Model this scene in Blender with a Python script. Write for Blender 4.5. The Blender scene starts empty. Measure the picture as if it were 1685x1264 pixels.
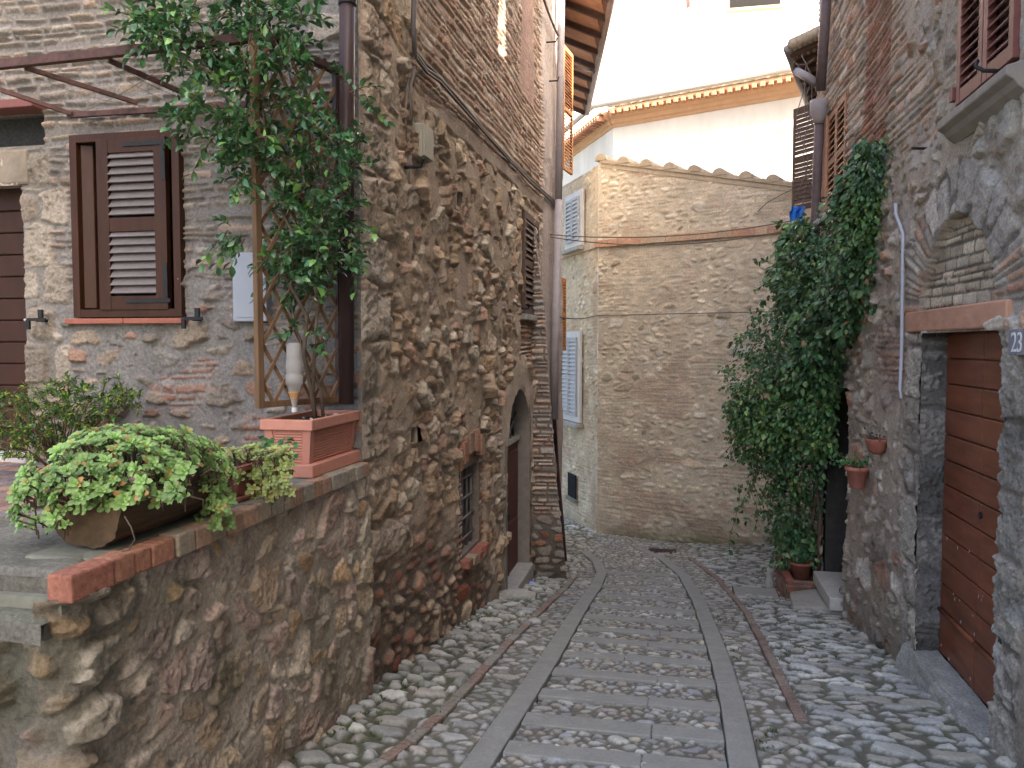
import bpy, math, random
import numpy as np
from mathutils import Vector, Matrix
np.seterr(all='ignore')
random.seed(7); rng = np.random.default_rng(7)
S = bpy.context.scene; COL = S.collection
R = math.radians

# ------------------------------------------------------------------ camera, sky, sun, exposure
F_PX, PITCH, YAW = 1300.0, R(2.86), R(11.65)
cam = bpy.data.objects.new('camera', bpy.data.cameras.new('camera')); COL.objects.link(cam)
cam.data.sensor_width = 36; cam.data.lens = 36*F_PX/1685; cam.data.clip_end = 500; cam.data.clip_start = 0.05
cam.location = (0, 0, 0); cam.rotation_euler = (math.pi/2-PITCH, 0, YAW); S.camera = cam
SUN_EL, SUN_AZ = R(35), R(133)          # azimuth of the sun itself, clockwise from +Y
w = bpy.data.worlds.new('World'); S.world = w; w.use_nodes = True
nt = w.node_tree; bg = nt.nodes['Background']
sk = nt.nodes.new('ShaderNodeTexSky'); sk.sky_type = 'NISHITA'; sk.sun_disc = False
sk.sun_elevation = SUN_EL; sk.sun_rotation = SUN_AZ; sk.air_density = 0.8; sk.dust_density = 6.0; sk.ozone_density = 0.3
nt.links.new(sk.outputs[0], bg.inputs[0]); bg.inputs[1].default_value = 0.15
sd = bpy.data.lights.new('sun', 'SUN'); sd.energy = 4.5; sd.angle = R(0.5); sd.color = (1, .93, .82)
so = bpy.data.objects.new('sun', sd); COL.objects.link(so)
sdir = Vector((math.sin(SUN_AZ)*math.cos(SUN_EL), math.cos(SUN_AZ)*math.cos(SUN_EL), math.sin(SUN_EL)))
so.rotation_euler = sdir.to_track_quat('Z', 'Y').to_euler(); so.location = sdir*40
S.view_settings.view_transform = 'Standard'; S.view_settings.look = 'None'
S.view_settings.exposure = 2.62; S.view_settings.gamma = 1

# ------------------------------------------------------------------ survey helpers (photo measurements -> places on real planes)
def ray(u, v):
    cx, cy, cz = (u-842.5)/F_PX, 1.0, -(v-632)/F_PX
    y = cy*math.cos(PITCH)+cz*math.sin(PITCH); z = -cy*math.sin(PITCH)+cz*math.cos(PITCH)
    return np.array([cx*math.cos(YAW)-y*math.sin(YAW), cx*math.sin(YAW)+y*math.cos(YAW), z])
def onx(u, v, X): r = ray(u, v); return r*X/r[0]
def ony(u, v, Y): r = ray(u, v); return r*Y/r[1]
def onz(u, v, Z): r = ray(u, v); return r*Z/r[2]
GY = [-40, 0, 2, 3.7, 4.65, 6.3, 8.5, 11, 13, 15.5, 20, 60]
GZ = [-1.6, -1.74, -1.93, -2.12, -2.23, -2.48, -2.83, -3.27, -3.53, -3.74, -3.95, -4.4]
def gz(X, Y):
    z = np.interp(Y, GY, GZ)
    a = np.clip((np.asarray(Y)-11.5)/3, 0, 1); b = np.clip((np.asarray(X)-0.2)/2.0, 0, 1)
    return z + .22*a*b
def ong(u, v):
    z = -2.5
    for _ in range(25):
        p = onz(u, v, z); z = z*.4 + .6*float(gz(p[0], p[1]))
    return onz(u, v, z)

# ------------------------------------------------------------------ numpy noise and stone layouts
def H(i, j, s):
    n = (i.astype(np.int64)*374761393 + j.astype(np.int64)*668265263 + int(s)*974711) & 0xffffffff
    n = ((n ^ (n >> 13))*1274126177) & 0xffffffff
    n = n ^ (n >> 16); n = (n*2246822519) & 0xffffffff; n = n ^ (n >> 15)
    return (n & 0xffffff)/float(0x1000000)
def vn(x, y, s):
    i = np.floor(x); j = np.floor(y); fx = x-i; fy = y-j
    i = i.astype(np.int64); j = j.astype(np.int64)
    fx = fx*fx*(3-2*fx); fy = fy*fy*(3-2*fy)
    return ((H(i, j, s)*(1-fx)+H(i+1, j, s)*fx)*(1-fy)+(H(i, j+1, s)*(1-fx)+H(i+1, j+1, s)*fx)*fy)*2-1
def fbm(x, y, s, o=4, g=.5):
    t = 0; a = 1; n = 0
    for k in range(o):
        t = t+a*vn(x*2**k+k*17.3, y*2**k-k*9.1, s+k*31); n += a; a *= g
    return t/n
def ss(a, b, x):
    t = np.clip((x-a)/(b-a), 0, 1); return t*t*(3-2*t)
def vor(a, b, s, jit=.8, jv=.7, p=2.6, wv=.25):
    F1 = np.full(a.shape, 1e9); F2 = F1.copy()
    I1 = np.zeros(a.shape, np.int64); J1 = I1.copy(); I2 = I1.copy(); J2 = I1.copy()
    DA = np.zeros(a.shape); DB = DA.copy()
    jb = np.floor(b).astype(np.int64)
    for dj in (-1, 0, 1):
        jj = jb+dj; sh = .5*(jj & 1)
        ia = np.floor(a-sh).astype(np.int64)
        for di in (-1, 0, 1):
            ii = ia+di
            da = a-(ii+sh+.5+jit*(H(ii, jj, s)-.5)); db = b-(jj+.5+jv*(H(ii, jj, s+1)-.5))
            d = (np.abs(da)**p+np.abs(db)**p)**(1/p)-wv*(H(ii, jj, s+2)-.5)
            c1 = d < F1; c2 = (~c1) & (d < F2)
            F2 = np.where(c1, F1, np.where(c2, d, F2)); I2 = np.where(c1, I1, np.where(c2, ii, I2)); J2 = np.where(c1, J1, np.where(c2, jj, J2))
            F1 = np.where(c1, d, F1); I1 = np.where(c1, ii, I1); J1 = np.where(c1, jj, J1)
            DA = np.where(c1, da, DA); DB = np.where(c1, db, DB)
    return (F2-F1)*.5, I1, J1, I2, J2, DA, DB
def pick(pal, r, r2):
    pal = np.array(pal); c = pal[np.clip((r*len(pal)).astype(int), 0, len(pal)-1)]
    return c*(.74+.52*r2)[..., None]
def rubble(u, v, s, cell=(.26, .16), big=None, bigp=.35, mort=.012, bev=.03, depth=.035, warp=.03, pal=None, mcol=(.3, .26, .21),
           rough=1.0, p=2.6, tilt=.3, jit=.8, jv=.7, at=None, fill=.0, wv=.3):
    """irregular stones in mortar: returns relief (m), colour and stone mask; at = true coordinates for the noise, fill = flush pointing"""
    x, y = at if at is not None else (u, v)
    wu = u+warp*fbm(x*5, y*5, s+50, 4, .6); wv_ = v+warp*.8*fbm(x*5, y*5, s+60, 4, .6)
    cx, cy = cell; m = min(cell)
    e, I, J, _, _, da, db = vor(wu/cx, wv_/cy, s, jit, jv, p, wv); e = e*m
    rr = [H(I, J, s+k) for k in (5, 6, 7, 8, 9)]
    tx = da*cx; ty = db*cy
    if big:
        E, IB, JB, IB2, JB2, DA, DB = vor(wu/big[0], wv_/big[1], s+100, jit, jv, p, wv); E = E*min(big)
        on = H(IB, JB, s+101) < bigp; on2 = H(IB2, JB2, s+101) < bigp
        e = np.where(on, E, np.where(on2, np.minimum(e, E), e))
        rr = [np.where(on, H(IB, JB, s+110+k), r_) for k, r_ in enumerate(rr)]
        tx = np.where(on, DA*big[0], tx); ty = np.where(on, DB*big[1], ty)
    r1, r2, r3, r4, r5 = rr
    e = e+.05*m*fbm(x*14, y*14, s+71, 3)+.006*fbm(x*34, y*34, s+70, 3)
    pr = ss(0, 1, (e-mort*(.5+r5))/(bev*(.6+.8*r4)))
    n1 = fbm(x*9, y*9, s+80, 5, .66); n2 = 1.0-2.6*np.abs(fbm(x*26, y*26, s+90, 4, .62))
    h = pr*(depth*(.35+.9*r3)+tilt*(tx*(r4-.5)+ty*(r5-.5))+.011*rough*n1+.0045*rough*n2)+(1-pr)*(.006*n1+.003*n2)
    k = ss(.1, .6, pr)
    if fill:
        lv = depth*fill*(.25+1.5*ss(-.45, .5, fbm(x*1.9, y*1.9, s+97, 4)))+.008*n1+.003*n2
        lv = lv-.05*ss(.25, .5, fbm(x*6.5, y*6.5, s+98, 3))*(1-pr)      # hollows where pointing has fallen out
        k = k*ss(-.006, .006, h-lv); h = np.maximum(h, lv)
    c = pick(pal, r1, r2)*(1+.24*n1+.06*n2)[..., None]
    mc = np.array(mcol)*(1+.05*n2+.14*n1)[..., None]
    k = k[..., None]
    return h, c*k+mc*(1-k), pr
def courses(u, v, s, ch=.075, L=.26, mort=.007, bev=.014, depth=.02, warp=.02, pal=None, mcol=(.3, .26, .21), jit=.6, rough=1.0, wear=.5, kern=0.0):
    """thin laid courses of brick or flat stone"""
    uu = u+warp*fbm(u*4, v*4, s+41, 2); vv = v+warp*fbm(u*2.2, v*6, s+40, 3)
    b = vv/ch; b = b+.28*np.sin(b*1.3+s)+.1*np.sin(b*3.1); j = np.floor(b).astype(np.int64)
    fb = b-j
    a = uu/L+H(j, j*0, s+1)*7
    i = np.floor(a).astype(np.int64)
    lo = i+jit*(H(i, j, s+2)-.5); hi = i+1+jit*(H(i+1, j, s+2)-.5)
    sh = a < lo; i = np.where(sh, i-1, i); sg = a >= hi; i = np.where(sg & ~sh, i+1, i)
    lo = i+jit*(H(i, j, s+2)-.5); hi = i+1+jit*(H(i+1, j, s+2)-.5)
    ev = np.minimum(fb, 1-fb)*ch; eh = np.minimum(a-lo, hi-a)*L
    e = np.minimum(ev, eh)+.0035*fbm(u*38, v*38, s+70, 3)
    r1, r2, r3, r4, r5 = [H(i, j, s+k) for k in (5, 6, 7, 8, 9)]
    pr = ss(0, 1, (e-mort*(.5+r5))/bev)
    n1 = fbm(u*11, v*11, s+80, 4, .6); n2 = fbm(u*50, v*50, s+90, 3, .6)
    worn = wear*ss(.15, .6, fbm(u*2.4, v*2.4, s+95, 3))
    h = pr*(1-.75*worn)*(depth*(.4+.8*r3)+.15*(fb-.5)*ch*(r4-.3)+.005*rough*n1+.003*rough*n2)+(1-pr)*.004*n1
    c = pick(pal, r1, r2)*(1+.16*n1+.1*n2)[..., None]
    mc = np.array(mcol)*(1+.14*n2+.12*n1)[..., None]
    k = (ss(.1, .6, pr)*(1-.55*worn))[..., None]
    return h, c*k+mc*(1-k), pr
def plaster(u, v, s, col, amp=.006):
    n1 = fbm(u*5, v*5, s, 5, .6); n2 = fbm(u*40, v*40, s+9, 3, .6)
    return amp*n1+.0025*n2, np.array(col)*(1+.2*n1+.1*n2)[..., None]
def mixz(A, B, m):
    return A[0]*(1-m)+B[0]*m, A[1]*(1-m)[..., None]+B[1]*m[..., None]
def axis(a, b, d0, d1=None):
    """samples from a to b whose step grows from d0 to d1"""
    d1 = d1 or d0; out = [a]; 
    while out[-1] < b-1e-6:
        t = (out[-1]-a)/(b-a); out.append(out[-1]+d0+(d1-d0)*t)
    out[-1] = b; return np.array(out)

# ------------------------------------------------------------------ materials
MATS = {}
def newmat(name):
    m = bpy.data.materials.new(name); m.use_nodes = True; return m, m.node_tree, m.node_tree.nodes['Principled BSDF']
def noise_(t, vec, sc, det=5, rough=.6):
    n = t.nodes.new('ShaderNodeTexNoise'); n.inputs['Scale'].default_value = sc; n.inputs['Detail'].default_value = det
    n.inputs['Roughness'].default_value = rough; t.links.new(vec, n.inputs['Vector']); return n.outputs['Fac']
def math_(t, op, a, b):
    n = t.nodes.new('ShaderNodeMath'); n.operation = op
    for k, x in enumerate((a, b)):
        if hasattr(x, 'links'): t.links.new(x, n.inputs[k])
        else: n.inputs[k].default_value = x
    return n.outputs[0]
def scale_(t, col, fac):
    n = t.nodes.new('ShaderNodeVectorMath'); n.operation = 'SCALE'
    if hasattr(col, 'links'): t.links.new(col, n.inputs[0])
    else: n.inputs[0].default_value = col[:3]
    t.links.new(fac, n.inputs['Scale']); return n.outputs[0]
def masonry(name='masonry', rough=.88, bump=.85, lo=.6, hi=1.36, f=55, spec=.1):
    m, t, b = newmat(name)
    at = t.nodes.new('ShaderNodeAttribute'); at.attribute_name = 'Col'
    tc = t.nodes.new('ShaderNodeTexCoord'); o = tc.outputs['Object']
    n1 = noise_(t, o, f, 8, .7); n2 = noise_(t, o, f*4, 4, .7); n3 = noise_(t, o, 3.1, 5, .65)
    mr = t.nodes.new('ShaderNodeMapRange'); t.links.new(n1, mr.inputs[0]); mr.inputs[1].default_value = .3; mr.inputs[2].default_value = .7
    mr.inputs[3].default_value = lo; mr.inputs[4].default_value = hi
    mr3 = t.nodes.new('ShaderNodeMapRange'); t.links.new(n3, mr3.inputs[0]); mr3.inputs[1].default_value = .3; mr3.inputs[2].default_value = .7
    mr3.inputs[3].default_value = .84; mr3.inputs[4].default_value = 1.16
    t.links.new(scale_(t, at.outputs['Color'], math_(t, 'MULTIPLY', mr.outputs[0], mr3.outputs[0])), b.inputs['Base Color'])
    bp = t.nodes.new('ShaderNodeBump'); bp.inputs['Strength'].default_value = bump; bp.inputs['Distance'].default_value = .016
    t.links.new(math_(t, 'ADD', n1, math_(t, 'MULTIPLY', n2, .4)), bp.inputs['Height']); t.links.new(bp.outputs[0], b.inputs['Normal'])
    b.inputs['Roughness'].default_value = rough; b.inputs['Specular IOR Level'].default_value = spec
    return m
def plain(name, c, rough=.7, amp=.25, sc=20, bump=.15, metal=0, stretch=(1, 1, 1), c2=None, dist=.004):
    m, t, b = newmat(name)
    tc = t.nodes.new('ShaderNodeTexCoord'); mp = t.nodes.new('ShaderNodeMapping'); mp.inputs['Scale'].default_value = stretch
    t.links.new(tc.outputs['Object'], mp.inputs['Vector']); o = mp.outputs[0]
    n1 = noise_(t, o, sc, 7, .65); n2 = noise_(t, o, sc*.17, 4, .6)
    rp = t.nodes.new('ShaderNodeValToRGB'); e = rp.color_ramp.elements
    c2 = c2 or c
    e[0].position = .3; e[1].position = .7
    e[0].color = (*[x*(1-amp) for x in c], 1); e[1].color = (*[min(1, x*(1+amp)) for x in c2], 1)
    t.links.new(math_(t, 'ADD', math_(t, 'MULTIPLY', n1, .55), math_(t, 'MULTIPLY', n2, .45)), rp.inputs[0])
    t.links.new(rp.outputs[0], b.inputs['Base Color'])
    bp = t.nodes.new('ShaderNodeBump'); bp.inputs['Strength'].default_value = bump; bp.inputs['Distance'].default_value = dist
    t.links.new(n1, bp.inputs['Height']); t.links.new(bp.outputs[0], b.inputs['Normal'])
    b.inputs['Roughness'].default_value = rough; b.inputs['Metallic'].default_value = metal; b.inputs['Specular IOR Level'].default_value = .18
    return m
def leafmat(name, rough=.4, tr=.25, spec=.5):
    m, t, b = newmat(name)
    at = t.nodes.new('ShaderNodeAttribute'); at.attribute_name = 'Col'
    t.links.new(at.outputs['Color'], b.inputs['Base Color']); b.inputs['Roughness'].default_value = rough
    b.inputs['Specular IOR Level'].default_value = spec
    ts = t.nodes.new('ShaderNodeBsdfTranslucent'); t.links.new(at.outputs['Color'], ts.inputs[0])
    mx = t.nodes.new('ShaderNodeMixShader'); mx.inputs[0].default_value = tr
    t.links.new(b.outputs[0], mx.inputs[1]); t.links.new(ts.outputs[0], mx.inputs[2])
    t.links.new(mx.outputs[0], t.nodes['Material Output'].inputs[0])
    return m
M = dict(
    masonry=masonry(), cobble=masonry('cobble', rough=.72, bump=.35, lo=.8, hi=1.2, spec=.3), brick=masonry('brick', bump=.5, f=40),
    shutter=plain('dark_shutter_paint', (.042, .017, .009), .4, .35, 30, .2, stretch=(1, 1, .15)),
    shutter_red=plain('red_shutter_paint', (.16, .062, .055), .55, .2, 30, .15),
    shutter_tan=plain('tan_shutter_paint', (.30, .16, .09), .6, .2, 30, .15),
    shutter_umber=plain('umber_shutter_paint', (.115, .078, .062), .6, .2, 30, .15),
    shutter_orange=plain('orange_shutter_wood', (.42, .18, .06), .5, .25, 30, .15),
    shutter_grey=plain('grey_blue_shutter', (.42, .415, .40), .6, .12, 30, .1),
    door_red=plain('red_brown_door_paint', (.135, .042, .024), .36, .34, 9, .25, stretch=(1, .35, 2), c2=(.20, .068, .032)),
    door_dark=plain('dark_door_wood', (.035, .014, .009), .5, .3, 14, .2, stretch=(1, 1, .3)),
    door_maroon=plain('maroon_door', (.12, .045, .035), .55, .3, 14, .2),
    lintel=plain('lintel_terracotta', (.42, .235, .16), .8, .3, 20, .4, stretch=(1, .4, 1)),
    wood=plain('weathered_wood', (.17, .10, .055), .7, .4, 28, .4, stretch=(1, 1, .12)),
    lattice=plain('lattice_wood', (.21, .125, .07), .75, .35, 40, .3),
    iron=plain('rusty_iron', (.05, .03, .028), .6, .5, 30, .4, c2=(.085, .045, .038)),
    black_iron=plain('black_iron', (.02, .02, .022), .55, .3, 30, .3),
    grey_iron=plain('grey_iron_bars', (.22, .21, .21), .6, .3, 30, .3),
    pipe_brown=plain('brown_pipe', (.055, .034, .032), .35, .35, 16, .1, stretch=(1, 1, .2)),
    pipe_grey=plain('grey_pipe', (.30, .27, .27), .5, .2, 12, .1),
    pipe_copper=plain('copper_pipe', (.13, .10, .10), .45, .3, 14, .1),
    conduit=plain('pale_conduit', (.40, .41, .47), .5, .1, 20, .05),
    terracotta=plain('terracotta', (.52, .235, .165), .8, .14, 22, .15),
    terracotta_old=plain('old_terracotta', (.27, .10, .07), .85, .3, 25, .3),
    terracotta_pot=plain('pot_terracotta', (.40, .16, .12), .8, .2, 25, .2),
    soil=plain('soil', (.06, .045, .03), .95, .5, 60, .8, dist=.01),
    stone=plain('grey_stone', (.33, .32, .29), .85, .25, 24, .5, c2=(.38, .36, .31)),
    stone_pale=plain('pale_stone', (.46, .44, .40), .85, .2, 24, .4),
    rail=plain('rail_stone', (.295, .292, .262), .75, .22, 46, .6, dist=.006),
    strip=plain('brick_strip', (.26, .17, .13), .8, .4, 16, .6, c2=(.30, .24, .18)),
    mossy=plain('mossy_stone', (.19, .18, .145), .9, .35, 18, .6, c2=(.21, .205, .155)),
    plaster_white=plain('white_plaster', (.74, .69, .60), .9, .16, 2.5, .3, stretch=(1, 1, .4)),
    plaster_grey=plain('grey_render', (.25, .22, .19), .9, .3, 9, .5),
    plaster_tan=plain('tan_render', (.42, .34, .25), .9, .2, 9, .5),
    frame_white=plain('white_frame', (.62, .60, .56), .7, .1, 12, .1),
    eave=plain('eave_terracotta', (.40, .20, .13), .85, .3, 10, .3, c2=(.46, .24, .15)),
    eave_dark=plain('eave_board', (.20, .115, .085), .85, .3, 10, .3),
    rafter=plain('rafter_wood', (.10, .06, .05), .8, .3, 20, .3),
    cornice=plain('cornice_ochre', (.58, .36, .21), .85, .12, 8, .2),
    gutter=plain('gutter_metal', (.28, .22, .20), .4, .25, 12, .1),
    gutter_pale=plain('pale_gutter', (.55, .50, .42), .5, .12, 12, .1),
    tile=plain('roof_tile', (.42, .30, .21), .85, .3, 14, .4),
    tile_old=plain('old_roof_tile', (.40, .33, .24), .9, .3, 14, .4),
    meter=plain('meter_box_paint', (.29, .31, .35), .5, .06, 10, .03),
    jbox=plain('junction_box_plastic', (.30, .28, .22), .55, .12, 12, .05),
    cable=plain('cable_rubber', (.10, .085, .08), .6, .3, 30, .1),
    cable_grey=plain('grey_cable', (.16, .14, .12), .7, .2, 30, .1),
    blue=plain('blue_cloth', (.04, .20, .62), .7, .15, 14, .2),
    plate=plain('number_plate_marble', (.20, .20, .22), .6, .12, 30, .1),
    digits=plain('number_digits', (.62, .62, .64), .6, .05, 30, 0),
    bark=plain('bark', (.16, .12, .09), .9, .35, 40, .6, stretch=(1, 1, .3)),
    stem=plain('vine_stem', (.13, .09, .06), .9, .3, 40, .4),
    log=plain('hollow_log', (.045, .03, .02), .85, .6, 12, .8, stretch=(1, .18, 1), c2=(.10, .065, .036), dist=.012),
    lintel_stone=plain('lintel_stone', (.20, .165, .13), .9, .3, 18, .8), slat=plain('shutter_slat_sheen', (.155, .135, .13), .35, .2, 30, .1), damp=plain('dark_stone', (.05, .046, .042), .9, .5, 8, .6),  # slat: lighter than the frame, with the sky sheen put in its colour
    dark=plain('dark_interior', (.012, .011, .011), .9, .2, 5, 0),
    paper=plain('paper', (.72, .72, .76), .8, .1, 9, .1), bluepaper=plain('blue_wrapper', (.35, .38, .75), .6, .1, 9, .1),
    leaf=leafmat('glossy_leaf', .28, .18, .6), vine=leafmat('vine_leaf', .38, .16, .45), succ=leafmat('succulent_leaf', .45, .22, .4), shrub=leafmat('shrub_leaf', .45, .25, .35),
)
gl, t_, b_ = newmat('cloudy_plastic'); b_.inputs['Base Color'].default_value = (.62, .59, .56, 1); b_.inputs['Roughness'].default_value = .25
b_.inputs['Transmission Weight'].default_value = .6; b_.inputs['IOR'].default_value = 1.2; M['bottle'] = gl
gl2, t_, b_ = newmat('amber_liquid'); b_.inputs['Base Color'].default_value = (.75, .40, .16, 1); b_.inputs['Roughness'].default_value = .3
b_.inputs['Transmission Weight'].default_value = .4; M['liquid'] = gl2

# ------------------------------------------------------------------ mesh helpers
def grp(o, label, cat, group=None):
    o['label'] = label; o['category'] = cat
    if group: o['group'] = group
    return o
def thing(name, label, cat, loc=(0, 0, 0), group=None):
    o = bpy.data.objects.new(name, None); COL.objects.link(o); o.location = loc; o.empty_display_size = .2
    return grp(o, label, cat, group)
def root_of(p):
    v = Vector((0, 0, 0))
    while p: v += p.location; p = p.parent
    return v
def link(name, me, mat, parent=None):
    o = bpy.data.objects.new(name, me); COL.objects.link(o)
    if mat: me.materials.append(mat)
    if parent: o.parent = parent; o.location = -root_of(parent)
    return o
def mesh_np(V, F4, col=None, smooth=True):
    me = bpy.data.meshes.new('m'); n = len(V); me.vertices.add(n); me.vertices.foreach_set('co', np.ascontiguousarray(V, np.float32).ravel())
    k = F4.shape[1]; me.loops.add(F4.size); me.loops.foreach_set('vertex_index', F4.astype(np.int32).ravel())
    me.polygons.add(len(F4)); me.polygons.foreach_set('loop_start', np.arange(0, F4.size, k, dtype=np.int32))
    me.polygons.foreach_set('use_smooth', np.full(len(F4), smooth))
    if col is not None:
        a = me.color_attributes.new('Col', 'FLOAT_COLOR', 'POINT'); c = np.ones((n, 4), np.float32); c[:, :3] = np.clip(col, .004, .9); a.data.foreach_set('color', c.ravel())
    me.update(calc_edges=True); return me
def gridmesh(name, P, col, mat, parent=None, keep=None, flip=False):
    """P (nv,nu,3) points, col (nv,nu,3), keep (nv-1,nu-1) faces to keep"""
    nv, nu = P.shape[:2]; idx = np.arange(nv*nu).reshape(nv, nu)
    f = np.stack([idx[:-1, :-1], idx[:-1, 1:], idx[1:, 1:], idx[1:, :-1]], -1)
    if flip: f = f[..., ::-1]
    f = f.reshape(-1, 4) if keep is None else f[keep]
    used = np.zeros(nv*nu, bool); used[f.ravel()] = True
    mp = np.cumsum(used)-1
    return link(name, mesh_np(P.reshape(-1, 3)[used], mp[f], col.reshape(-1, 3)[used]), mat, parent)
class MB:
    def __init__(s): s.v = []; s.f = []; s.c = []
    def add(s, vs, fs, col=None):
        o = len(s.v); s.v += [tuple(map(float, x)) for x in vs]; s.f += [tuple(i+o for i in f) for f in fs]
        s.c += [col or (.5, .5, .5)]*len(vs); return s
    def hexa(s, p, col=None):   # 8 points: bottom 4 ccw, top 4
        return s.add(p, [(3, 2, 1, 0), (4, 5, 6, 7), (0, 1, 5, 4), (1, 2, 6, 5), (2, 3, 7, 6), (3, 0, 4, 7)], col)
    def box(s, lo, hi, col=None):
        a, b, c = lo; d, e, f = hi
        a, d = min(a, d), max(a, d); b, e = min(b, e), max(b, e); c, f = min(c, f), max(c, f)
        return s.hexa([(a, b, c), (d, b, c), (d, e, c), (a, e, c), (a, b, f), (d, b, f), (d, e, f), (a, e, f)], col)
    def obox(s, o, ux, uy, uz, col=None):   # corner o and three edge vectors
        o, ux, uy, uz = map(Vector, (o, ux, uy, uz))
        if ux.cross(uy).dot(uz) < 0: ux, uy = uy, ux
        return s.hexa([o, o+ux, o+ux+uy, o+uy, o+uz, o+ux+uz, o+ux+uy+uz, o+uy+uz], col)
    def bar(s, a, b, w, h, up=(0, 0, 1), col=None):
        a, b, up = Vector(a), Vector(b), Vector(up); d = (b-a).normalized(); x = d.cross(up).normalized(); y = x.cross(d)
        return s.obox(a-x*w/2-y*h/2, b-a, x*w, y*h, col)
    def tube(s, pts, r, n=8, col=None, caps=True):
        pts = [Vector(p) for p in pts]; k = len(pts); rs = r if isinstance(r, (list, tuple)) else [r]*k
        vs = []; prev = None
        for i, p in enumerate(pts):
            d = (pts[min(i+1, k-1)]-pts[max(i-1, 0)]).normalized()
            x = (prev - d*prev.dot(d)) if prev else d.orthogonal()
            if x.length < 1e-5: x = d.orthogonal()
            x.normalize(); prev = x; y = d.cross(x)
            for j in range(n):
                a = 2*math.pi*j/n; vs.append(p+x*math.cos(a)*rs[i]+y*math.sin(a)*rs[i])
        fs = [(i*n+j, i*n+(j+1) % n, (i+1)*n+(j+1) % n, (i+1)*n+j) for i in range(k-1) for j in range(n)]
        if caps: fs += [tuple(range(n-1, -1, -1)), tuple(range((k-1)*n, k*n))]
        return s.add(vs, fs, col)
    def lathe(s, c, prof, n=24, col=None):
        c = Vector(c); vs = [c+Vector((r*math.cos(2*math.pi*j/n), r*math.sin(2*math.pi*j/n), z)) for r, z in prof for j in range(n)]
        k = len(prof); fs = [(i*n+j, i*n+(j+1) % n, (i+1)*n+(j+1) % n, (i+1)*n+j) for i in range(k-1) for j in range(n)]
        fs += [tuple(range(n-1, -1, -1)), tuple(range((k-1)*n, k*n))]
        return s.add(vs, fs, col)
    def prism(s, poly, ext, col=None):
        n = len(poly); e = Vector(ext); vs = [Vector(p) for p in poly]+[Vector(p)+e for p in poly]
        return s.add(vs, [tuple(range(n-1, -1, -1)), tuple(range(n, 2*n))]+[(i, (i+1) % n, n+(i+1) % n, n+i) for i in range(n)], col)
    def build(s, name, mat, parent=None, smooth=False, bevel=0, seg=2):
        me = bpy.data.meshes.new(name); me.from_pydata(s.v, [], s.f)
        a = me.color_attributes.new('Col', 'FLOAT_COLOR', 'POINT'); c = np.ones((len(s.v), 4), np.float32); c[:, :3] = np.array(s.c); a.data.foreach_set('color', c.ravel())
        import bmesh
        bm = bmesh.new(); bm.from_mesh(me); bmesh.ops.recalc_face_normals(bm, faces=bm.faces); bm.to_mesh(me); bm.free()
        if smooth: me.polygons.foreach_set('use_smooth', np.full(len(me.polygons), True))
        o = link(name, me, M[mat] if isinstance(mat, str) else mat, parent)
        if bevel:
            b = o.modifiers.new('bevel', 'BEVEL'); b.width = bevel; b.segments = seg; b.limit_method = 'ANGLE'; b.angle_limit = R(40)
        return o
def struct(o): o['kind'] = 'structure'; return o
def louvre(parent, o, ux, uz, nrm, mat, st=.07, rail=.08, mid=True, th=.035, pitch=.045, name='shutter', slat=None):
    """a louvred leaf: o lower corner, ux width vector, uz height vector, nrm the way it faces"""
    o, ux, uz, nrm = map(Vector, (o, ux, uz, nrm)); nrm = nrm.normalized(); W, Hh = ux.length, uz.length; X, Z = ux/W, uz/Hh
    m = MB(); t = nrm*th
    m.obox(o, X*st, Z*Hh, t); m.obox(o+X*(W-st), X*st, Z*Hh, t)
    rails = [(0, rail)]+([(Hh*.5-rail/2, rail)] if mid else [])+[(Hh-rail, rail)]
    for z, h in rails: m.obox(o+X*st+Z*z+nrm*.002, X*(W-2*st), Z*h, nrm*(th-.004))
    fr = m.build(name, mat, parent, bevel=.003)
    l = MB()
    for a, b in zip(rails[:-1], rails[1:]):
        z = a[0]+a[1]+pitch*.3
        while z < b[0]-pitch*.35:
            p = o+X*(st-.004)+Z*z+nrm*th*.92
            l.obox(p, X*(W-2*st+.008), Z*pitch*.95-nrm*th*.85, (Z*.35+nrm*.55).normalized()*.008)
            z += pitch
    l.build('louvre', slat or mat, fr)
    return fr
def cablemesh(name, pts, r, mat, label, cat='cable', n=6, group=None):
    return grp(MB().tube(pts, r, n).build(name, mat, smooth=True), label, cat, group)
def sag(a, b, s, n=14):
    a, b = np.array(a, float), np.array(b, float); return [a+(b-a)*t-np.array([0, 0, s*4*t*(1-t)]) for t in np.linspace(0, 1, n)]
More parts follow.
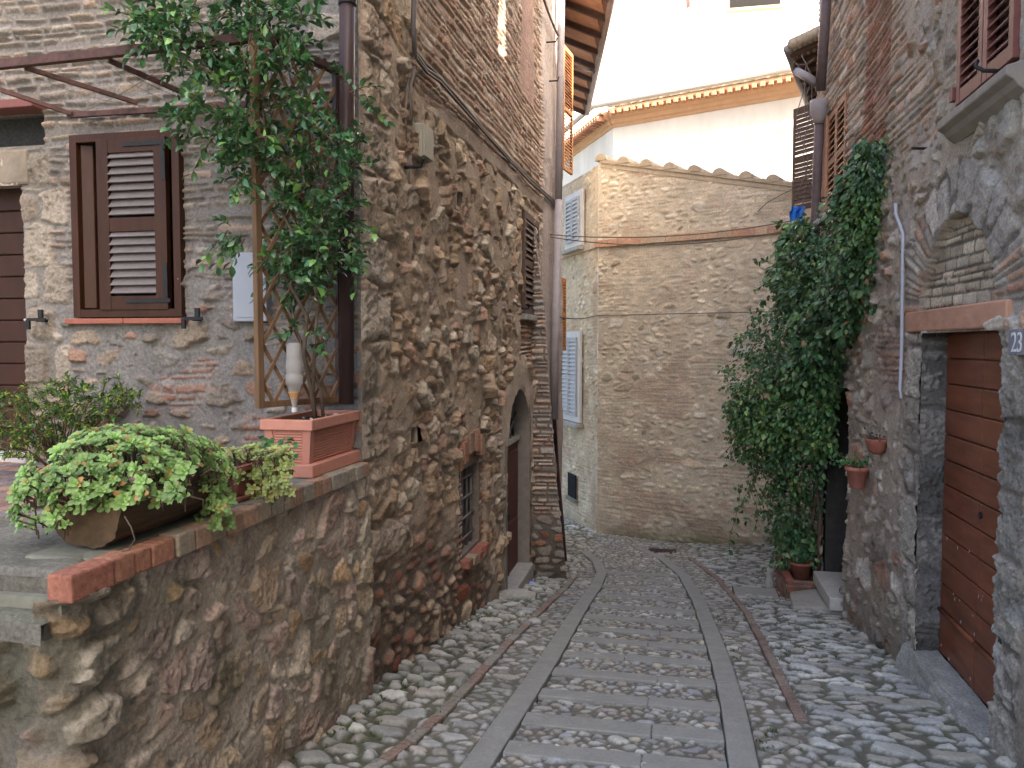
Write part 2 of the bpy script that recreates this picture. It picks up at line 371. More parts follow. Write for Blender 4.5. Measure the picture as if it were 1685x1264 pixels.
# ---- foliage
def leaf_mesh(name, P, D, N, L, Wd, cols, mat, parent=None, tmpl='oval'):
    """P base points, D leaf direction, N leaf up, L length, Wd width (arrays)"""
    n = len(P); D = D/np.linalg.norm(D, axis=1)[:, None]
    Sx = np.cross(D, N); Sx /= (np.linalg.norm(Sx, axis=1)[:, None]+1e-9); U = np.cross(Sx, D)
    if tmpl == 'oval':  prof = [(0, .0, 0), (.22, .36, .05), (.55, .5, .03), (.82, .3, -.05), (1, .0, -.14)]
    elif tmpl == 'spat': prof = [(0, .12, 0), (.3, .28, .1), (.65, .5, .14), (.88, .4, .08), (1, .0, .0)]
    else: prof = [(0, .0, 0), (.3, .42, .04), (.6, .34, 0), (1, .0, -.12)]
    V = []
    for t, wd, up in prof:
        c = P+D*(L*t)[:, None]+U*(L*up)[:, None]
        s_ = Sx*(Wd*wd)[:, None]; lift = U*(Wd*wd*.35)[:, None]
        V += [c-s_+lift, c, c+s_+lift]
    V = np.stack(V, 1); k = V.shape[1]
    f = []
    for i in range(len(prof)-1):
        for j in (0, 1): f.append((i*3+j, i*3+j+1, (i+1)*3+j+1, (i+1)*3+j))
    f = np.array(f); Fc = (f[None]+np.arange(n)[:, None, None]*k).reshape(-1, 4)
    C = np.repeat(cols[:, None], k, 1).reshape(-1, 3)
    return link(name, mesh_np(V.reshape(-1, 3), Fc, C, True), mat, parent)
def rv(n, s=1.0): return rng.normal(0, s, (n, 3))
def greens(n, base, var=.35, alt=None, altp=.1):
    b = np.array(base)[None]*(1+var*rng.uniform(-1, 1, (n, 1)))*(1+.12*rng.uniform(-1, 1, (n, 3)))
    if alt is not None:
        k = rng.random(n) < altp; b[k] = np.array(alt)[None]*(1+.2*rng.uniform(-1, 1, (k.sum(), 1)))
    return b
def sprigs(pts, dirs, length, nl, size, base, alt=None, altp=.1, droop=.25, tmpl='oval', asp=.5, spread=.9):
    """short twigs with leaves along them; returns leaf arrays and twig tubes"""
    P = []; D = []; N = []; T = MB()
    for p, d in zip(pts, dirs):
        d = d/np.linalg.norm(d); ln = length*random.uniform(.6, 1.35); q = []
        for k in range(5):
            t = k/4; q.append(p+d*ln*t+np.array([0, 0, -droop*ln*t*t]))
        T.tube(q, [.0035, .003, .0025, .002, .0012], 4, caps=False)
        for k in range(nl):
            t = .15+.85*k/(nl-1); i = min(3, int(t*4)); b = q[i]+(q[i+1]-q[i])*(t*4-i)
            a = k*2.4+random.random(); o = Vector(d).orthogonal().normalized(); o2 = Vector(d).cross(o)
            side = np.array(o*math.cos(a)+o2*math.sin(a))
            P.append(b); D.append(side*spread+d*(.5+.6*t)+np.array([0, 0, -.15])+np.random.default_rng(k).normal(0, .1, 3)); N.append(np.array([0, 0, 1.])+rv(1, .35)[0]+side*.2)
    P, D, N = np.array(P), np.array(D), np.array(N); n = len(P)
    L = size*rng.uniform(.65, 1.25, n)
    return P, D, N, L, L*asp*rng.uniform(.85, 1.15, n), greens(n, base, .4, alt, altp), T
XL, XR, YF = -1.9, 1.78, 4.6
#SPLIT
TAN = [(.54, .40, .27), (.46, .33, .22), (.60, .47, .33), (.40, .28, .19), (.50, .35, .22), (.55, .44, .33), (.48, .38, .29), (.62, .52, .39)]
TANR = TAN+[(.36, .17, .11), (.40, .22, .14)]
PINK = [(.55, .40, .30), (.50, .34, .25), (.59, .47, .37), (.46, .29, .21), (.56, .43, .32), (.52, .35, .26)]
RED = [(.36, .14, .09), (.40, .19, .12), (.33, .16, .11), (.42, .25, .17), (.37, .29, .21)]
COOL = [(.29, .25, .205), (.245, .21, .175), (.33, .285, .235), (.20, .17, .145), (.29, .235, .18), (.265, .245, .215)]  # grey facade stone, darkened to stand in for weaker light on the front
GREY = [(.46, .40, .33), (.39, .34, .28), (.52, .47, .40), (.31, .26, .22), (.46, .37, .28), (.56, .52, .45)]
FAR = [(.64, .55, .42), (.59, .50, .37), (.68, .61, .48), (.54, .46, .34), (.63, .52, .39), (.66, .59, .48)]
# ================================================================== the ground
yy = [3.0, 3.6, 4.3, 5.2, 6.3, 7.5, 8.8, 10.2, 11.2, 12.0, 12.8, 13.6]
def curve(px):
    p = np.array([ong(u, v) for u, v in px]); o = np.argsort(p[:, 1]); p = p[o]
    a = (p[1]-p[0])/(p[1, 1]-p[0, 1]); q = p[0]-a*(p[0, 1]-2.2); p = np.vstack([q, p])
    return p[:, 1], p[:, 0]
RL = curve([(795, 1250), (848, 1172), (903, 1090), (948, 1015), (980, 968), (990, 945), (982, 925), (962, 910)])
RR = curve([(1222, 1255), (1205, 1160), (1188, 1098), (1172, 1050), (1150, 993), (1126, 950), (1092, 922), (1048, 903)])
SL = curve([(620, 1264), (668, 1230), (716, 1188), (764, 1140), (807, 1092), (854, 1043), (890, 1006), (928, 972), (945, 950)])
SR = curve([(1320, 1190), (1272, 1092), (1228, 1008), (1183, 955), (1135, 918)])
def cx_(c, Y): return np.interp(Y, c[0], c[1])
gx = np.concatenate([[-60, -30, -14, -8], axis(-5, -2.3, .08), axis(-2.26, 2.05, .009), axis(2.1, 4.5, .06), [7, 14, 30, 60]])
gy = np.concatenate([[-60, -30, -12, -4, 0, 1.6], axis(2.4, 18.5, .0075, .05), axis(18.7, 24, .3), [30, 45, 60]])
GXX, GYY = np.meshgrid(gx, gy)
u, v = GXX, GYY
A = rubble(u, v, 11, (.130, .108), (.20, .155), .3, .004, .030, .038, .03, [(.55, .525, .48), (.50, .48, .445), (.60, .56, .50), (.47, .44, .405), (.55, .50, .43), (.52, .45, .39)], (.15, .135, .10), .6, 2.3, .2)
B = rubble(u, v, 23, (.115, .08), (.17, .11), .25, .003, .022, .018, .02, [(.50, .455, .43), (.42, .40, .385), (.52, .485, .43), (.46, .40, .35), (.43, .40, .375)], (.20, .18, .145), .6, 2.3, .2)
Cc = rubble(u, v, 37, (.072, .058), (.11, .085), .3, .002, .018, .020, .012, [(.50, .465, .43), (.43, .40, .38), (.57, .53, .47), (.50, .41, .345), (.54, .46, .36), (.44, .425, .44), (.61, .575, .52)], (.19, .17, .14), .4, 2.0, .2)
Dd = rubble(u, v, 51, (.17, .095), (.27, .14), .35, .004, .022, .026, .03, [(.53, .515, .49), (.47, .455, .44), (.58, .56, .52), (.50, .46, .40), (.44, .425, .41)], (.16, .15, .125), .8, 2.8, .25)
xl, xr, xsl, xsr = cx_(RL, v), cx_(RR, v), cx_(SL, v), cx_(SR, v)
h, c = A[0], A[1]
k = ss(xsl-.02, xsl+.02, u); h, c = mixz((h, c), B, k)
k = ss(xl-.02, xl+.02, u); h, c = mixz((h, c), Cc, k)
k = ss(xr-.02, xr+.02, u); h, c = mixz((h, c), B, k)
k = ss(xsr-.02, xsr+.02, u); h, c = mixz((h, c), Dd, k)
# moss and dirt in the joints, strongest beside the walls
jt = 1-np.where(u < xsl, A[2], np.where(u < xl, B[2], np.where(u < xr, Cc[2], Dd[2])))
ed = np.maximum(ss(-.9, -1.75, u), np.maximum(.55*ss(.9, 1.7, u), .9*ss(12.6, 14.2, v)*ss(-.3, .6, u)))
mo = .5*np.clip(jt*(.25+.9*ed)*ss(-.1, .35, fbm(u*3, v*3, 77, 4))+ed*.55*ss(.12, .5, fbm(u*2.3, v*2.3, 78, 4)), 0, 1)[..., None]
c = c*(1-mo)+np.array((.085, .105, .04))*(1+.3*fbm(u*40, v*40, 79, 2))[..., None]*mo
st = ss(.0, .5, fbm(u*1.1, v*.8, 80, 4))[..., None]; c = c*(1-.18*st)
for cv, wd in ((RL, .085), (RR, .085), (SL, .04), (SR, .04)):
    d = np.abs(u-cx_(cv, v)); ins = (d < wd) & (v > (cv[0][1] if cv is SR else 2.3)) & (v < cv[0][-1]); h = np.where(ins, -.03, h); c = np.where(ins[..., None], .1, c)
c = c*np.array((.82, .86, .84))
fade = ((u > -2.3) & (u < 2.6) & (v > 2.2) & (v < 18.6))
h = np.where(fade, h, 0)
h = h+.012*fbm(u*1.4, v*1.4, 81, 3)*fade
G = gridmesh('ground', np.stack([u, v, gz(u, v)+h], -1), c, M['cobble']); struct(G)
def gtop(x, y): return float(gz(x, y))
def ribbon(name, cv, wd, y0, y1, seg, mat, lift=.030, colset=None, gap=.007):
    """a stone strip of butted blocks along a curve on the ground"""
    m = MB(); y = y0; k = 0
    while y < y1:
        L = seg*random.uniform(.7, 1.3); e = min(y+L, y1); n = max(2, int((e-y)/.16)+1)
        ys = np.linspace(y+gap, e-gap, n); lf = lift+random.uniform(-.005, .005); col = random.choice(colset) if colset else None
        for a, b in zip(ys[:-1], ys[1:]):
            pts = []
            for zoff in (-.06, 0):
                for yy_, s in ((a, -1), (a, 1), (b, 1), (b, -1)):
                    x = float(cx_(cv, yy_)); t = float(cx_(cv, yy_+.05)-cx_(cv, yy_-.05))/.1; nn = math.hypot(1, t)
                    pts.append((x+s*wd/2/nn, yy_-s*wd/2*t/nn, gtop(x, yy_)+lf+zoff))
            m.hexa(pts, col)
        y = e; k += 1
    me = m.build(name, mat, bevel=0)
    import bmesh
    bm = bmesh.new(); bm.from_mesh(me.data); bmesh.ops.remove_doubles(bm, verts=bm.verts, dist=.0008)
    sel = [f for f in bm.faces if False]; bm.to_mesh(me.data); bm.free()
    b = me.modifiers.new('bevel', 'BEVEL'); b.width = .008; b.segments = 2; b.angle_limit = R(50)
    return struct(me)
ribbon('kerb_strip', RL, .15, 2.3, RL[0][-1], 1.5, 'rail')
ribbon('kerb_strip', RR, .15, 2.3, RR[0][-1], 1.4, 'rail')
bc = [(.29, .21, .165), (.28, .24, .19), (.30, .27, .22), (.29, .21, .17), (.28, .25, .20), (.33, .31, .27)]
ribbon('brick_strip', SL, .07, 2.3, SL[0][-1], .27, 'brick', .024, bc)
ribbon('brick_strip', SR, .07, SR[0][1], SR[0][-1], .27, 'brick', .022, [(.27, .20, .16), (.26, .19, .16), (.29, .24, .19)])
def rung(u0, v0):
    p = ong(u0, v0); Y = p[1]; x0, x1 = float(cx_(RL, Y))+.08, float(cx_(RR, Y))-.08
    t = float(cx_(RL, Y+.3)-cx_(RL, Y-.3))/.6 if Y > 8.5 else 0; dy = -t*(x1-x0)*.35
    m = MB(); n = 6; a0 = x0
    cuts = sorted([x0, x1]+[x0+(x1-x0)*random.uniform(.25, .75)])
    for a, b in zip(cuts[:-1], cuts[1:]):
        ya, yb = Y+dy*(a-x0)/(x1-x0), Y+dy*(b-x0)/(x1-x0); w_ = .082+.012*random.random(); z0 = .026+random.uniform(-.003, .003)
        m.hexa([(a+.003, ya-w_, gtop(a, ya-w_)-.06), (b-.003, yb-w_, gtop(b, yb-w_)-.06), (b-.003, yb+w_, gtop(b, yb+w_)-.06), (a+.003, ya+w_, gtop(a, ya+w_)-.06),
                (a+.003, ya-w_, gtop(a, ya-w_)+z0), (b-.003, yb-w_, gtop(b, yb-w_)+z0), (b-.003, yb+w_, gtop(b, yb+w_)+z0), (a+.003, ya+w_, gtop(a, ya+w_)+z0)])
    struct(m.build('paving_strip', 'rail', bevel=.007))
for vv_ in (1256, 1204, 1157, 1119, 1087, 1062, 1042, 1022, 1003, 985, 969, 957, 946): rung(1040, vv_)
# drain grate and hatch in the street
p = ong(1090, 909); m = MB(); zz = gtop(p[0], p[1])+.012
m.box((p[0]-.24, p[1]-.2, zz-.05), (p[0]+.24, p[1]+.2, zz), None)
dg = grp(m.build('drain_grate', 'black_iron'), 'dark square iron drain grate set in the cobbles at the bend of the lane', 'drain')
m = MB()
for k in range(7): m.box((p[0]-.22+.07*k, p[1]-.18, zz), (p[0]-.2+.07*k+.015, p[1]+.18, zz+.008))
m.build('grate_bar', 'iron', dg)
p = ong(1245, 982); zz = gtop(p[0], p[1])+.014
ch = thing('street_hatch', 'square stone inspection cover with a thin dark rim beside the right kerb strip', 'hatch', (p[0], p[1], zz-.03))
MB().box((p[0]-.27, p[1]-.33, zz-.03), (p[0]+.27, p[1]+.33, zz)).build('hatch_rim', 'iron', ch)
MB().box((p[0]-.255, p[1]-.315, zz-.02), (p[0]+.255, p[1]+.315, zz+.005)).build('hatch_lid', 'rail', ch)
# weeds in the joints
wp = []
for _ in range(900):
    y = random.uniform(3, 12)**1.0; s = random.random()
    x = -1.84+abs(random.gauss(0, .12)) if s < .45 else (random.uniform(.55, 1.72) if s < .8 else random.choice([float(cx_(SL, y)), float(cx_(RR, y))+.1])+random.gauss(0, .05))
    if fbm(np.array([x*2.]), np.array([y*2.]), 5)[0] > .05: wp.append((x, y, gtop(x, y)+.0))
P0 = np.repeat(np.array(wp), 6, 0); n = len(P0); P0 = P0+np.c_[rng.normal(0, .02, (n, 2)), np.zeros(n)]
D0 = np.c_[rng.normal(0, .6, (n, 2)), np.ones(n)]
o = leaf_mesh('grass', P0, D0, rv(n), rng.uniform(.012, .035, n), rng.uniform(.006, .012, n), greens(n, (.09, .13, .035), .4), M['shrub'])
o['kind'] = 'stuff'; o['label'] = 'moss and small weeds growing in the cobble joints'

# ================================================================== left stone house
LH = thing('stone_house', 'rough tan stone house with shuttered window, pergola and arched door left of the lane', 'house', (-3.2, 4.6, -2.2))
u1 = np.concatenate([axis(4.6, 13.2, .0105, .024)]); v1 = axis(-3.75, 5.95, .0105)
U, V = np.meshgrid(u1, v1)
base = gz(XL, U)
w1 = rubble(U, V, 101, (.25, .125), (.46, .23), .3, .006, .020, .045, .085, TAN+[(.52, .34, .24)], (.46, .36, .26), 2.2, 2.9, .5, fill=.55, wv=.5)
w2 = courses(U, V-.02*(U-6), 131, .066, .20, .006, .014, .022, .022, PINK, (.50, .40, .30), .8, 1.8, .5)
w3 = rubble(U, V, 141, (.20, .085), (.32, .17), .3, .009, .024, .035, .04, RED+TAN[:4], (.27, .21, .16), 1.3, 2.6, .4)
w4 = plaster(U, V, 151, (.46, .37, .29), .014)
nz = .25*fbm(U*1.1, V*1.1, 160, 4)
q = mixz(w1, w3, ss(.95, .55, V-base+2*nz)*ss(8.6, 7.6, U))
up = ss(1.78, 1.92, V+.5*nz)*ss(5.15, 5.75, U+nz*1.5+.25*(V-2.2))
q = mixz(q, w2, up)
bandm = ss(.09, .05, np.abs(V-(1.86+.02*(U-6)+.06*nz)))*ss(5.9, 6.3, U)
q = mixz(q, (w4[0]+.04, w4[1]*.9), bandm)
q = mixz(q, (w4[0]*1.3+.03+.25*w2[0], w4[1]*.55+w2[1]*.45), ss(.35, .6, nz+.35*fbm(U*.7, V*1.3, 163, 3)+.1)*.7*(1-up*.5))
# quoins of travertine at the corner
qz = np.floor((V+.04*fbm(U*3, V*3, 171, 2))/.36); ql = 4.86+.20*H(qz.astype(np.int64), qz.astype(np.int64)*0, 9)
w5 = rubble(U*0+np.minimum(U, 4.9)+qz*3.3, V, 172, at=(U, V), cell=(.62, .36), mort=.006, bev=.03, depth=.028, warp=.02, pal=[(.54, .44, .33), (.49, .38, .28), (.58, .49, .38)], mcol=(.36, .29, .22), rough=2.6, p=4, tilt=.1, jit=.15, jv=.05)
q = mixz(q, w5, ss(ql+.03, ql-.03, U)*ss(-1.0, -.8, V))
# pilaster strip at the far end, smooth and weathered
far = ss(11.15, 11.3, U)
q = mixz(q, (w4[0]+.05, np.array((.48, .40, .35))*(1+.25*fbm(U*1.5, V*.5, 180, 4)+.12*fbm(U*30, V*30, 181, 3))[..., None]), far*.96)
pn = ss(3.6, 3.5, np.abs(V-6))  # smoother panel high up
q = mixz(q, (w4[0]+.02, np.array((.42, .27, .21))*(1+.15*fbm(U*6, V*6, 182, 3))[..., None]), ss(9.6, 9.7, U)*ss(10.7, 10.6, U)*ss(3.1, 3.2, V)*.9)
# brick courses under / round the small window and door
w6 = courses(U, V, 190, .062, .22, .006, .014, .022, .012, PINK+RED[:2], (.31, .25, .19), .5, 1.2, .3)
q = mixz(q, w6, ss(9.45, 9.55, U)*ss(11.2, 11.1, U)*ss(-.2, -.1, V)*ss(.42, .36, V))
q = mixz(q, w6, ss(6.72, 6.78, U)*ss(7.78, 7.7, U)*ss(-2.15, -2.08, V)*ss(-.86, -.93, V)*.95)
# arch: rendered ring
ac, ah, az, ar = 9.5, .72, -1.22, .68
qa = np.sqrt(((U-ac)/ah)**2+(np.maximum(V-az, 0)/ar)**2)
ring = ss(1.55, 1.42, qa)
q = mixz(q, (w4[0]*1.2+.035, np.array((.58, .47, .36))*(1+.2*fbm(U*5, V*5, 200, 4))[..., None]), ring*(V > -3)*.95*ss(-1.9, -1.2, V))
h, c = q[:2]
rise = .05*fbm(U*.6, V*.7, 210, 3)      # the wall bellies in and out
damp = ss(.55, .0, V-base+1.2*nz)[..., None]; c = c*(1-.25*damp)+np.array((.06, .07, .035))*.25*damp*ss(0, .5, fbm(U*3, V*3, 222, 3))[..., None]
wz_ = ss(9.60, 9.68, U)*ss(11.04, 10.96, U)*ss(.22, .30, V)*ss(1.86, 1.78, V); h = np.where(wz_ > 0, h*(1-wz_)+wz_*np.minimum(h, .004), h)
h = h+rise*(1-wz_)
inarch = (qa < 1.0)
inbar = (U > 6.92) & (U < 7.58) & (V > -1.95) & (V < -1.14)
inh1 = (U > 5.46) & (U < 5.65) & (V > -.73) & (V < -.61)
inh2 = (U > 6.78) & (U < 6.92) & (V > 1.22) & (V < 1.36)
hole = inarch | inbar | inh1 | inh2
nich = (U > 6.66) & (U < 7.2) & (V > .3) & (V < .84)
h = np.where(nich, -.01+.2*h, h); 
c = np.where(nich[..., None], np.array((.46, .36, .27))*(1+.15*fbm(U*8, V*8, 230, 3))[..., None], c)
rec = (U > 9.74) & (U < 10.89) & (V > .37) & (V < 1.71); h = np.where(rec, -.05, h)
hc = ~(hole[:-1, :-1] & hole[1:, 1:] & hole[1:, :-1] & hole[:-1, 1:])
h = h*ss(4.6, 4.66, U)+.0
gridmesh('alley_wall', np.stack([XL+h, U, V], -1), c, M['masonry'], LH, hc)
# body of the house behind its skin
MB().box((-8, 5.3, -4), (XL-.36, 13.1, 6.0)).build('inner_wall', 'plaster_grey', LH)
MB().box((-8, 4.95, 2.36), (XL-.1, 5.4, 6.2)).build('upper_wall', 'plaster_grey', LH)
def frame2d(inner, outer, X0, X1, mat, name, parent, closed=False):
    """a solid band between two (Y,z) outlines, from depth X0 to X1"""
    m = MB(); n = len(inner)
    for i in range(n if closed else n-1):
        a, b, c_, d = inner[i], inner[(i+1) % n], outer[(i+1) % n], outer[i]
        m.hexa([(X0, *a), (X0, *b), (X0, *c_), (X0, *d), (X1, *a), (X1, *b), (X1, *c_), (X1, *d)])
    return m.build(name, mat, parent)
ang = np.linspace(0, math.pi, 22)
inn = [(ac+ah*.985, -3.4)]+[(ac+ah*.985*math.cos(a), az+ar*.985*math.sin(a)) for a in ang]+[(ac-ah*.985, -3.4)]
out = [(ac+ah*1.14, -3.4)]+[(ac+ah*1.14*math.cos(a), az+ar*1.16*math.sin(a)) for a in ang]+[(ac-ah*1.14, -3.4)]
frame2d(inn, out, XL+.035, XL-.17, 'plaster_grey', 'door_arch', LH)
XD = XL-.13
d = MB().box((XD-.05, ac-ah, -3.0), (XD, ac+ah, -1.26)).build('arched_door', 'door_maroon', LH)
m = MB()
for yy_ in (ac-.36, ac+.36):
    for z0, z1 in ((-2.9, -2.25), (-2.15, -1.36)): m.box((XD, yy_-.28, z0), (XD+.018, yy_+.28, z1))
m.box((XD, ac-.03, -2.95), (XD+.03, ac+.03, -1.28)); m.build('door_panel', 'door_maroon', d, bevel=.006)
MB().tube([(XD+.02, ac-.12, -2.1), (XD+.07, ac-.12, -2.1), (XD+.07, ac-.22, -2.12)], .012, 8).build('door_handle', 'black_iron', d, True)
MB().box((XD-.04, ac-ah, -1.25), (XD+.03, ac+ah, -1.19)).build('door_transom', 'stone_pale', LH)
MB().box((XD-.12, ac-ah-.05, -1.2), (XD-.1, ac+ah+.05, -.5)).build('door_fanlight', 'dark', LH)
m = MB()
for k in range(1, 6):
    a = math.pi*k/6; m.tube([(XD, ac, -1.2), (XD, ac+ah*.95*math.cos(a), az+ar*.97*math.sin(a))], .012, 6)
for rr in (.35, .68): m.tube([(XD+.004, ac+ah*rr*math.cos(a), az+ar*rr*math.sin(a)) for a in ang], .011, 6)
m.build('fanlight_grille', 'grey_iron', LH, True)
MB().box((XL-.15, ac-.95, -3.4), (XL+.10, ac+.66, -2.88)).build('door_step', 'stone', LH, bevel=.02)
# barred window
frame2d([(6.93, -1.94), (7.57, -1.94), (7.57, -1.15), (6.93, -1.15)], [(6.87, -2.0), (7.63, -2.0), (7.63, -1.09), (6.87, -1.09)], XL+.0, XL-.34, 'lintel_stone', 'window_reveal', LH, True)
bw = MB().box((XL-.34, 6.88, -2.0), (XL-.32, 7.62, -1.1)).build('barred_window', 'dark', LH)
m = MB()
for k in range(4): m.tube([(XL-.06, 7.02+.155*k, -1.94), (XL-.06, 7.02+.155*k, -1.15)], .010, 6)
for k in range(4): m.tube([(XL-.055, 6.93, -1.84+.19*k), (XL-.055, 7.57, -1.84+.19*k)], .011, 6)
m.build('window_bar', 'grey_iron', bw, True)
m = MB()
for k in range(5): m.box((XL-.2, 6.88+.145*k, -2.05-.004*(k % 2)), (XL+.085+.015*(k % 3), 7.018+.145*k, -1.975), random.choice([(.30, .13, .09), (.32, .17, .12), (.30, .26, .18)] if k < 3 else [(.34, .13, .09)]))
m.build('window_sill', 'brick', LH, bevel=.008)
m = MB()
for k in range(9):
    t = k/8; m.obox((XL-.02, 6.74+.106*k, -1.13+.12*math.sin(t*math.pi)), (.065+.01*(k % 2), 0, 0), (0, .09, .0), (0, -.02*(t-.5), .2), random.choice([(.38, .2, .13), (.36, .26, .18), (.40, .23, .16)]))
m.build('window_arch', 'brick', LH, bevel=.008)
for (ya, yb, za, zb) in ((5.46, 5.65, -.73, -.61), (6.78, 6.92, 1.22, 1.36)):
    frame2d([(ya, za), (yb, za), (yb, zb), (ya, zb)], [(ya-.03, za-.03), (yb+.03, za-.03), (yb+.03, zb+.03), (ya-.03, zb+.03)], XL+.005, XL-.3, 'plaster_tan', 'putlog_hole', LH, True)
# small shuttered window
louvre(LH, (XL+.0, 9.76, .40), (0, 1.10, 0), (0, 0, 1.28), (1, 0, 0), 'shutter_umber', .10, .09, True, .05, .085)
MB().box((XL-.05, 9.66, .31), (XL+.10, 10.98, .385)).build('window_sill', 'stone', LH, bevel=.01)
m = MB(); m.tube([(XL+.02, 9.55, .44), (XL+.14, 9.55, .44), (XL+.14, 9.5, .5)], .012, 6); m.build('shutter_stay', 'black_iron', LH, True)
# buttress
wz = lambda z: np.interp(z, [-3.4, -3.1, -2.3, -1.5, -.6, .5, 1.7], [.54, .50, .41, .33, .26, .19, .02])
YB = 10.43
s = axis(0, 1, .018); zv = axis(-3.5, 1.7, .011); SS, ZV = np.meshgrid(s, zv)
Xb = XL-.02+SS*(wz(ZV)+.02)
bq = courses(Xb, ZV, 301, .066, .27, .008, .018, .035, .012, PINK+[(.40, .34, .28)]*2+GREY[:3], (.24, .20, .17), .6, 1.6, .2)
bq2 = rubble(Xb, ZV, 311, (.22, .11), None, 0, .008, .02, .03, .03, GREY[:4]+RED[:2], (.2, .17, .14), 1.2, 2.8, .2)
bq = mixz(bq, bq2, ss(-2.15, -2.4, ZV))
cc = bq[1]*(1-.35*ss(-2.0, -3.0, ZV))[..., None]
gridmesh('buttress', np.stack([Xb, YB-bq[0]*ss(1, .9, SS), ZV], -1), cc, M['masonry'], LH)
yb = axis(YB, 10.95, .02); YBB, ZB = np.meshgrid(yb, zv)
bp = rubble(YBB, ZB, 320, (.2, .1), None, 0, .008, .02, .03, .03, GREY, (.3, .26, .22), 1.2, 2.6, .3)
gridmesh('buttress_flank', np.stack([XL-.02+(wz(ZB)+.02)*(1-.45*(YBB-YB)/.52)+.6*bp[0]*ss(YB, YB+.08, YBB), YBB, ZB], -1), bp[1], M['masonry'], LH)
# second length of the house, turning left beyond the drainpipe
e0 = np.array([XL+.03, 12.9]); dr = np.array([-.18, 1.0]); dr /= np.linalg.norm(dr)
t = axis(0, 2.6, .05); zv2 = axis(-4.8, 6.1, .05); TT, Z2 = np.meshgrid(t, zv2)
q2 = plaster(TT, Z2, 330, (.40, .32, .25), .02)
gridmesh('rear_wall', np.stack([e0[0]+TT*dr[0]+q2[0], e0[1]+TT*dr[1], Z2], -1), q2[1], M['masonry'], LH)
# eave with rafters, seen from below
Pa, Pb = onz(1000, 4, 5.72), onz(962, 186, 5.72)
Pa0 = Pa+(Pa-Pb)*.06
wa = np.array([XL-.06, Pa0[1], 6.12]); wb = np.array([XL-.06+dr[0]*(Pb[1]-Pa0[1])/dr[1], Pb[1], 6.12])
m = MB(); m.hexa([Pa0, Pb, wb, wa, Pa0+[0, 0, .05], Pb+[0, 0, .05], wb+[0, 0, .05], wa+[0, 0, .05]]); ev = m.build('eave', 'eave_dark', LH)
for tt in np.linspace(.02, .98, 9):
    a = Pa0+(Pb-Pa0)*tt; b = wa+(wb-wa)*tt; MB().bar(a+[0, 0, -.045], b+[0, 0, -.045], .085, .09).build('rafter', 'rafter', ev)
m = MB()
for tt in np.linspace(.08, .92, 8):
    a = Pa0+(Pb-Pa0)*(tt-.0); b = wa+(wb-wa)*(tt-.0); m.bar(a+(b-a)*.08+[0, 0, -.012], a+(b-a)*.95+[0, 0, -.012], .62, .02)
m.build('eave_tile', 'eave', ev)
MB().tube([Pa0+[.06, 0, .0], (Pa0+Pb)/2+[.06, 0, -.02], Pb+[.06, 0, -.02]], .062, 12).build('gutter', 'gutter', LH, True)
m = MB(); m.tube([tuple(ony(935, 106, 14.6)), tuple(Pa+(Pb-Pa)*.52+[0, 0, -.05])], .03, 8); m.build('eave_brace', 'iron', LH, True)
# drainpipes
pz = [tuple(onx(u_, v_, XL+.14)) for u_, v_ in ((924, -30), (923, 60), (919, 330), (913, 560), (912, 690))]
MB().tube(pz[:3], .055, 12).build('drainpipe', 'pipe_grey', LH, True)
MB().tube(pz[2:], .06, 12).build('drainpipe', 'pipe_grey', LH, True)
m = MB(); b0 = Vector(pz[-1]); m.tube([b0, ony(917, 770, 12.5), ony(925, 860, 12.4), ony(930, 925, 12.3)], .032, 10); m.build('drainpipe', 'pipe_brown', LH, True)
m = MB(); m.tube([(-1.905, 4.47, 2.6), (-1.925, 4.47, 1.2), (-1.945, 4.47, -.36)], .046, 14).build('drainpipe', 'pipe_brown', LH, True)
for x_, z_ in ((-1.912, 2.0), (-1.938, .42)): MB().tube([(x_, 4.47, z_), (x_, 4.47, z_+.04)], .054, 14).build('pipe_clip', 'black_iron', LH)
# shutters standing open on the far length
def openleaf(px, mat, z0, z1, Y):
    a = ony(px[0], 300, Y); b = ony(px[1], 300, Y+.5)
    louvre(LH, (a[0], Y, z0), (b[0]-a[0], .5, 0), (0, 0, z1-z0), (1, -.3, 0), mat, .05, .07, True, .04, .05)
za, zb = ony(930, 278, 12.6)[2], ony(935, 72, 12.6)[2]; openleaf((924, 939), 'shutter_orange', za, zb, 12.6)
za, zb = ony(925, 577, 12.9)[2], ony(925, 455, 12.9)[2]; openleaf((916, 929), 'shutter_orange', za, zb, 12.9)
# ---- front wall
uf = axis(-5.4, XL, .0075); vf = axis(-.95, 2.4, .0075); U, V = np.meshgrid(uf, vf)
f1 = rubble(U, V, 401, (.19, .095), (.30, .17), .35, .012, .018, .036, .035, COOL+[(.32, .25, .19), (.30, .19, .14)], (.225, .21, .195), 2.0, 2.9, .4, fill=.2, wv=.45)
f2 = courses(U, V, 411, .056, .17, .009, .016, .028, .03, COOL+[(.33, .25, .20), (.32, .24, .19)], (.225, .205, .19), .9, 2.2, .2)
nz = .3*fbm(U*1.6, V*1.6, 420, 4)
q = mixz(f1, f2, ss(.35, .5, V+nz+.25*ss(-3.0, -2.8, U)))
q = mixz(q, f1, ss(1.72, 1.85, V+nz)*ss(-2.9, -2.6, U+nz))
rb = courses(U, V, 431, .05, .17, .007, .012, .024, .02, RED[:4], (.33, .29, .26), .8, 1.0, .5)
q = mixz(q, rb, .6*ss(.36, .46, fbm(U*1.7+3.3, V*3.4, 441, 3))*ss(.15, -.1, V))
bl = rubble(np.minimum(U, -4.0)+9*np.floor(V/.26), V, 451, (.36, .26), None, 0, .006, .025, .018, .02, [(.31, .265, .215), (.27, .225, .18), (.34, .295, .24)], (.22, .20, .175), 2.0, 4, .08, .1, .1, at=(U, V))
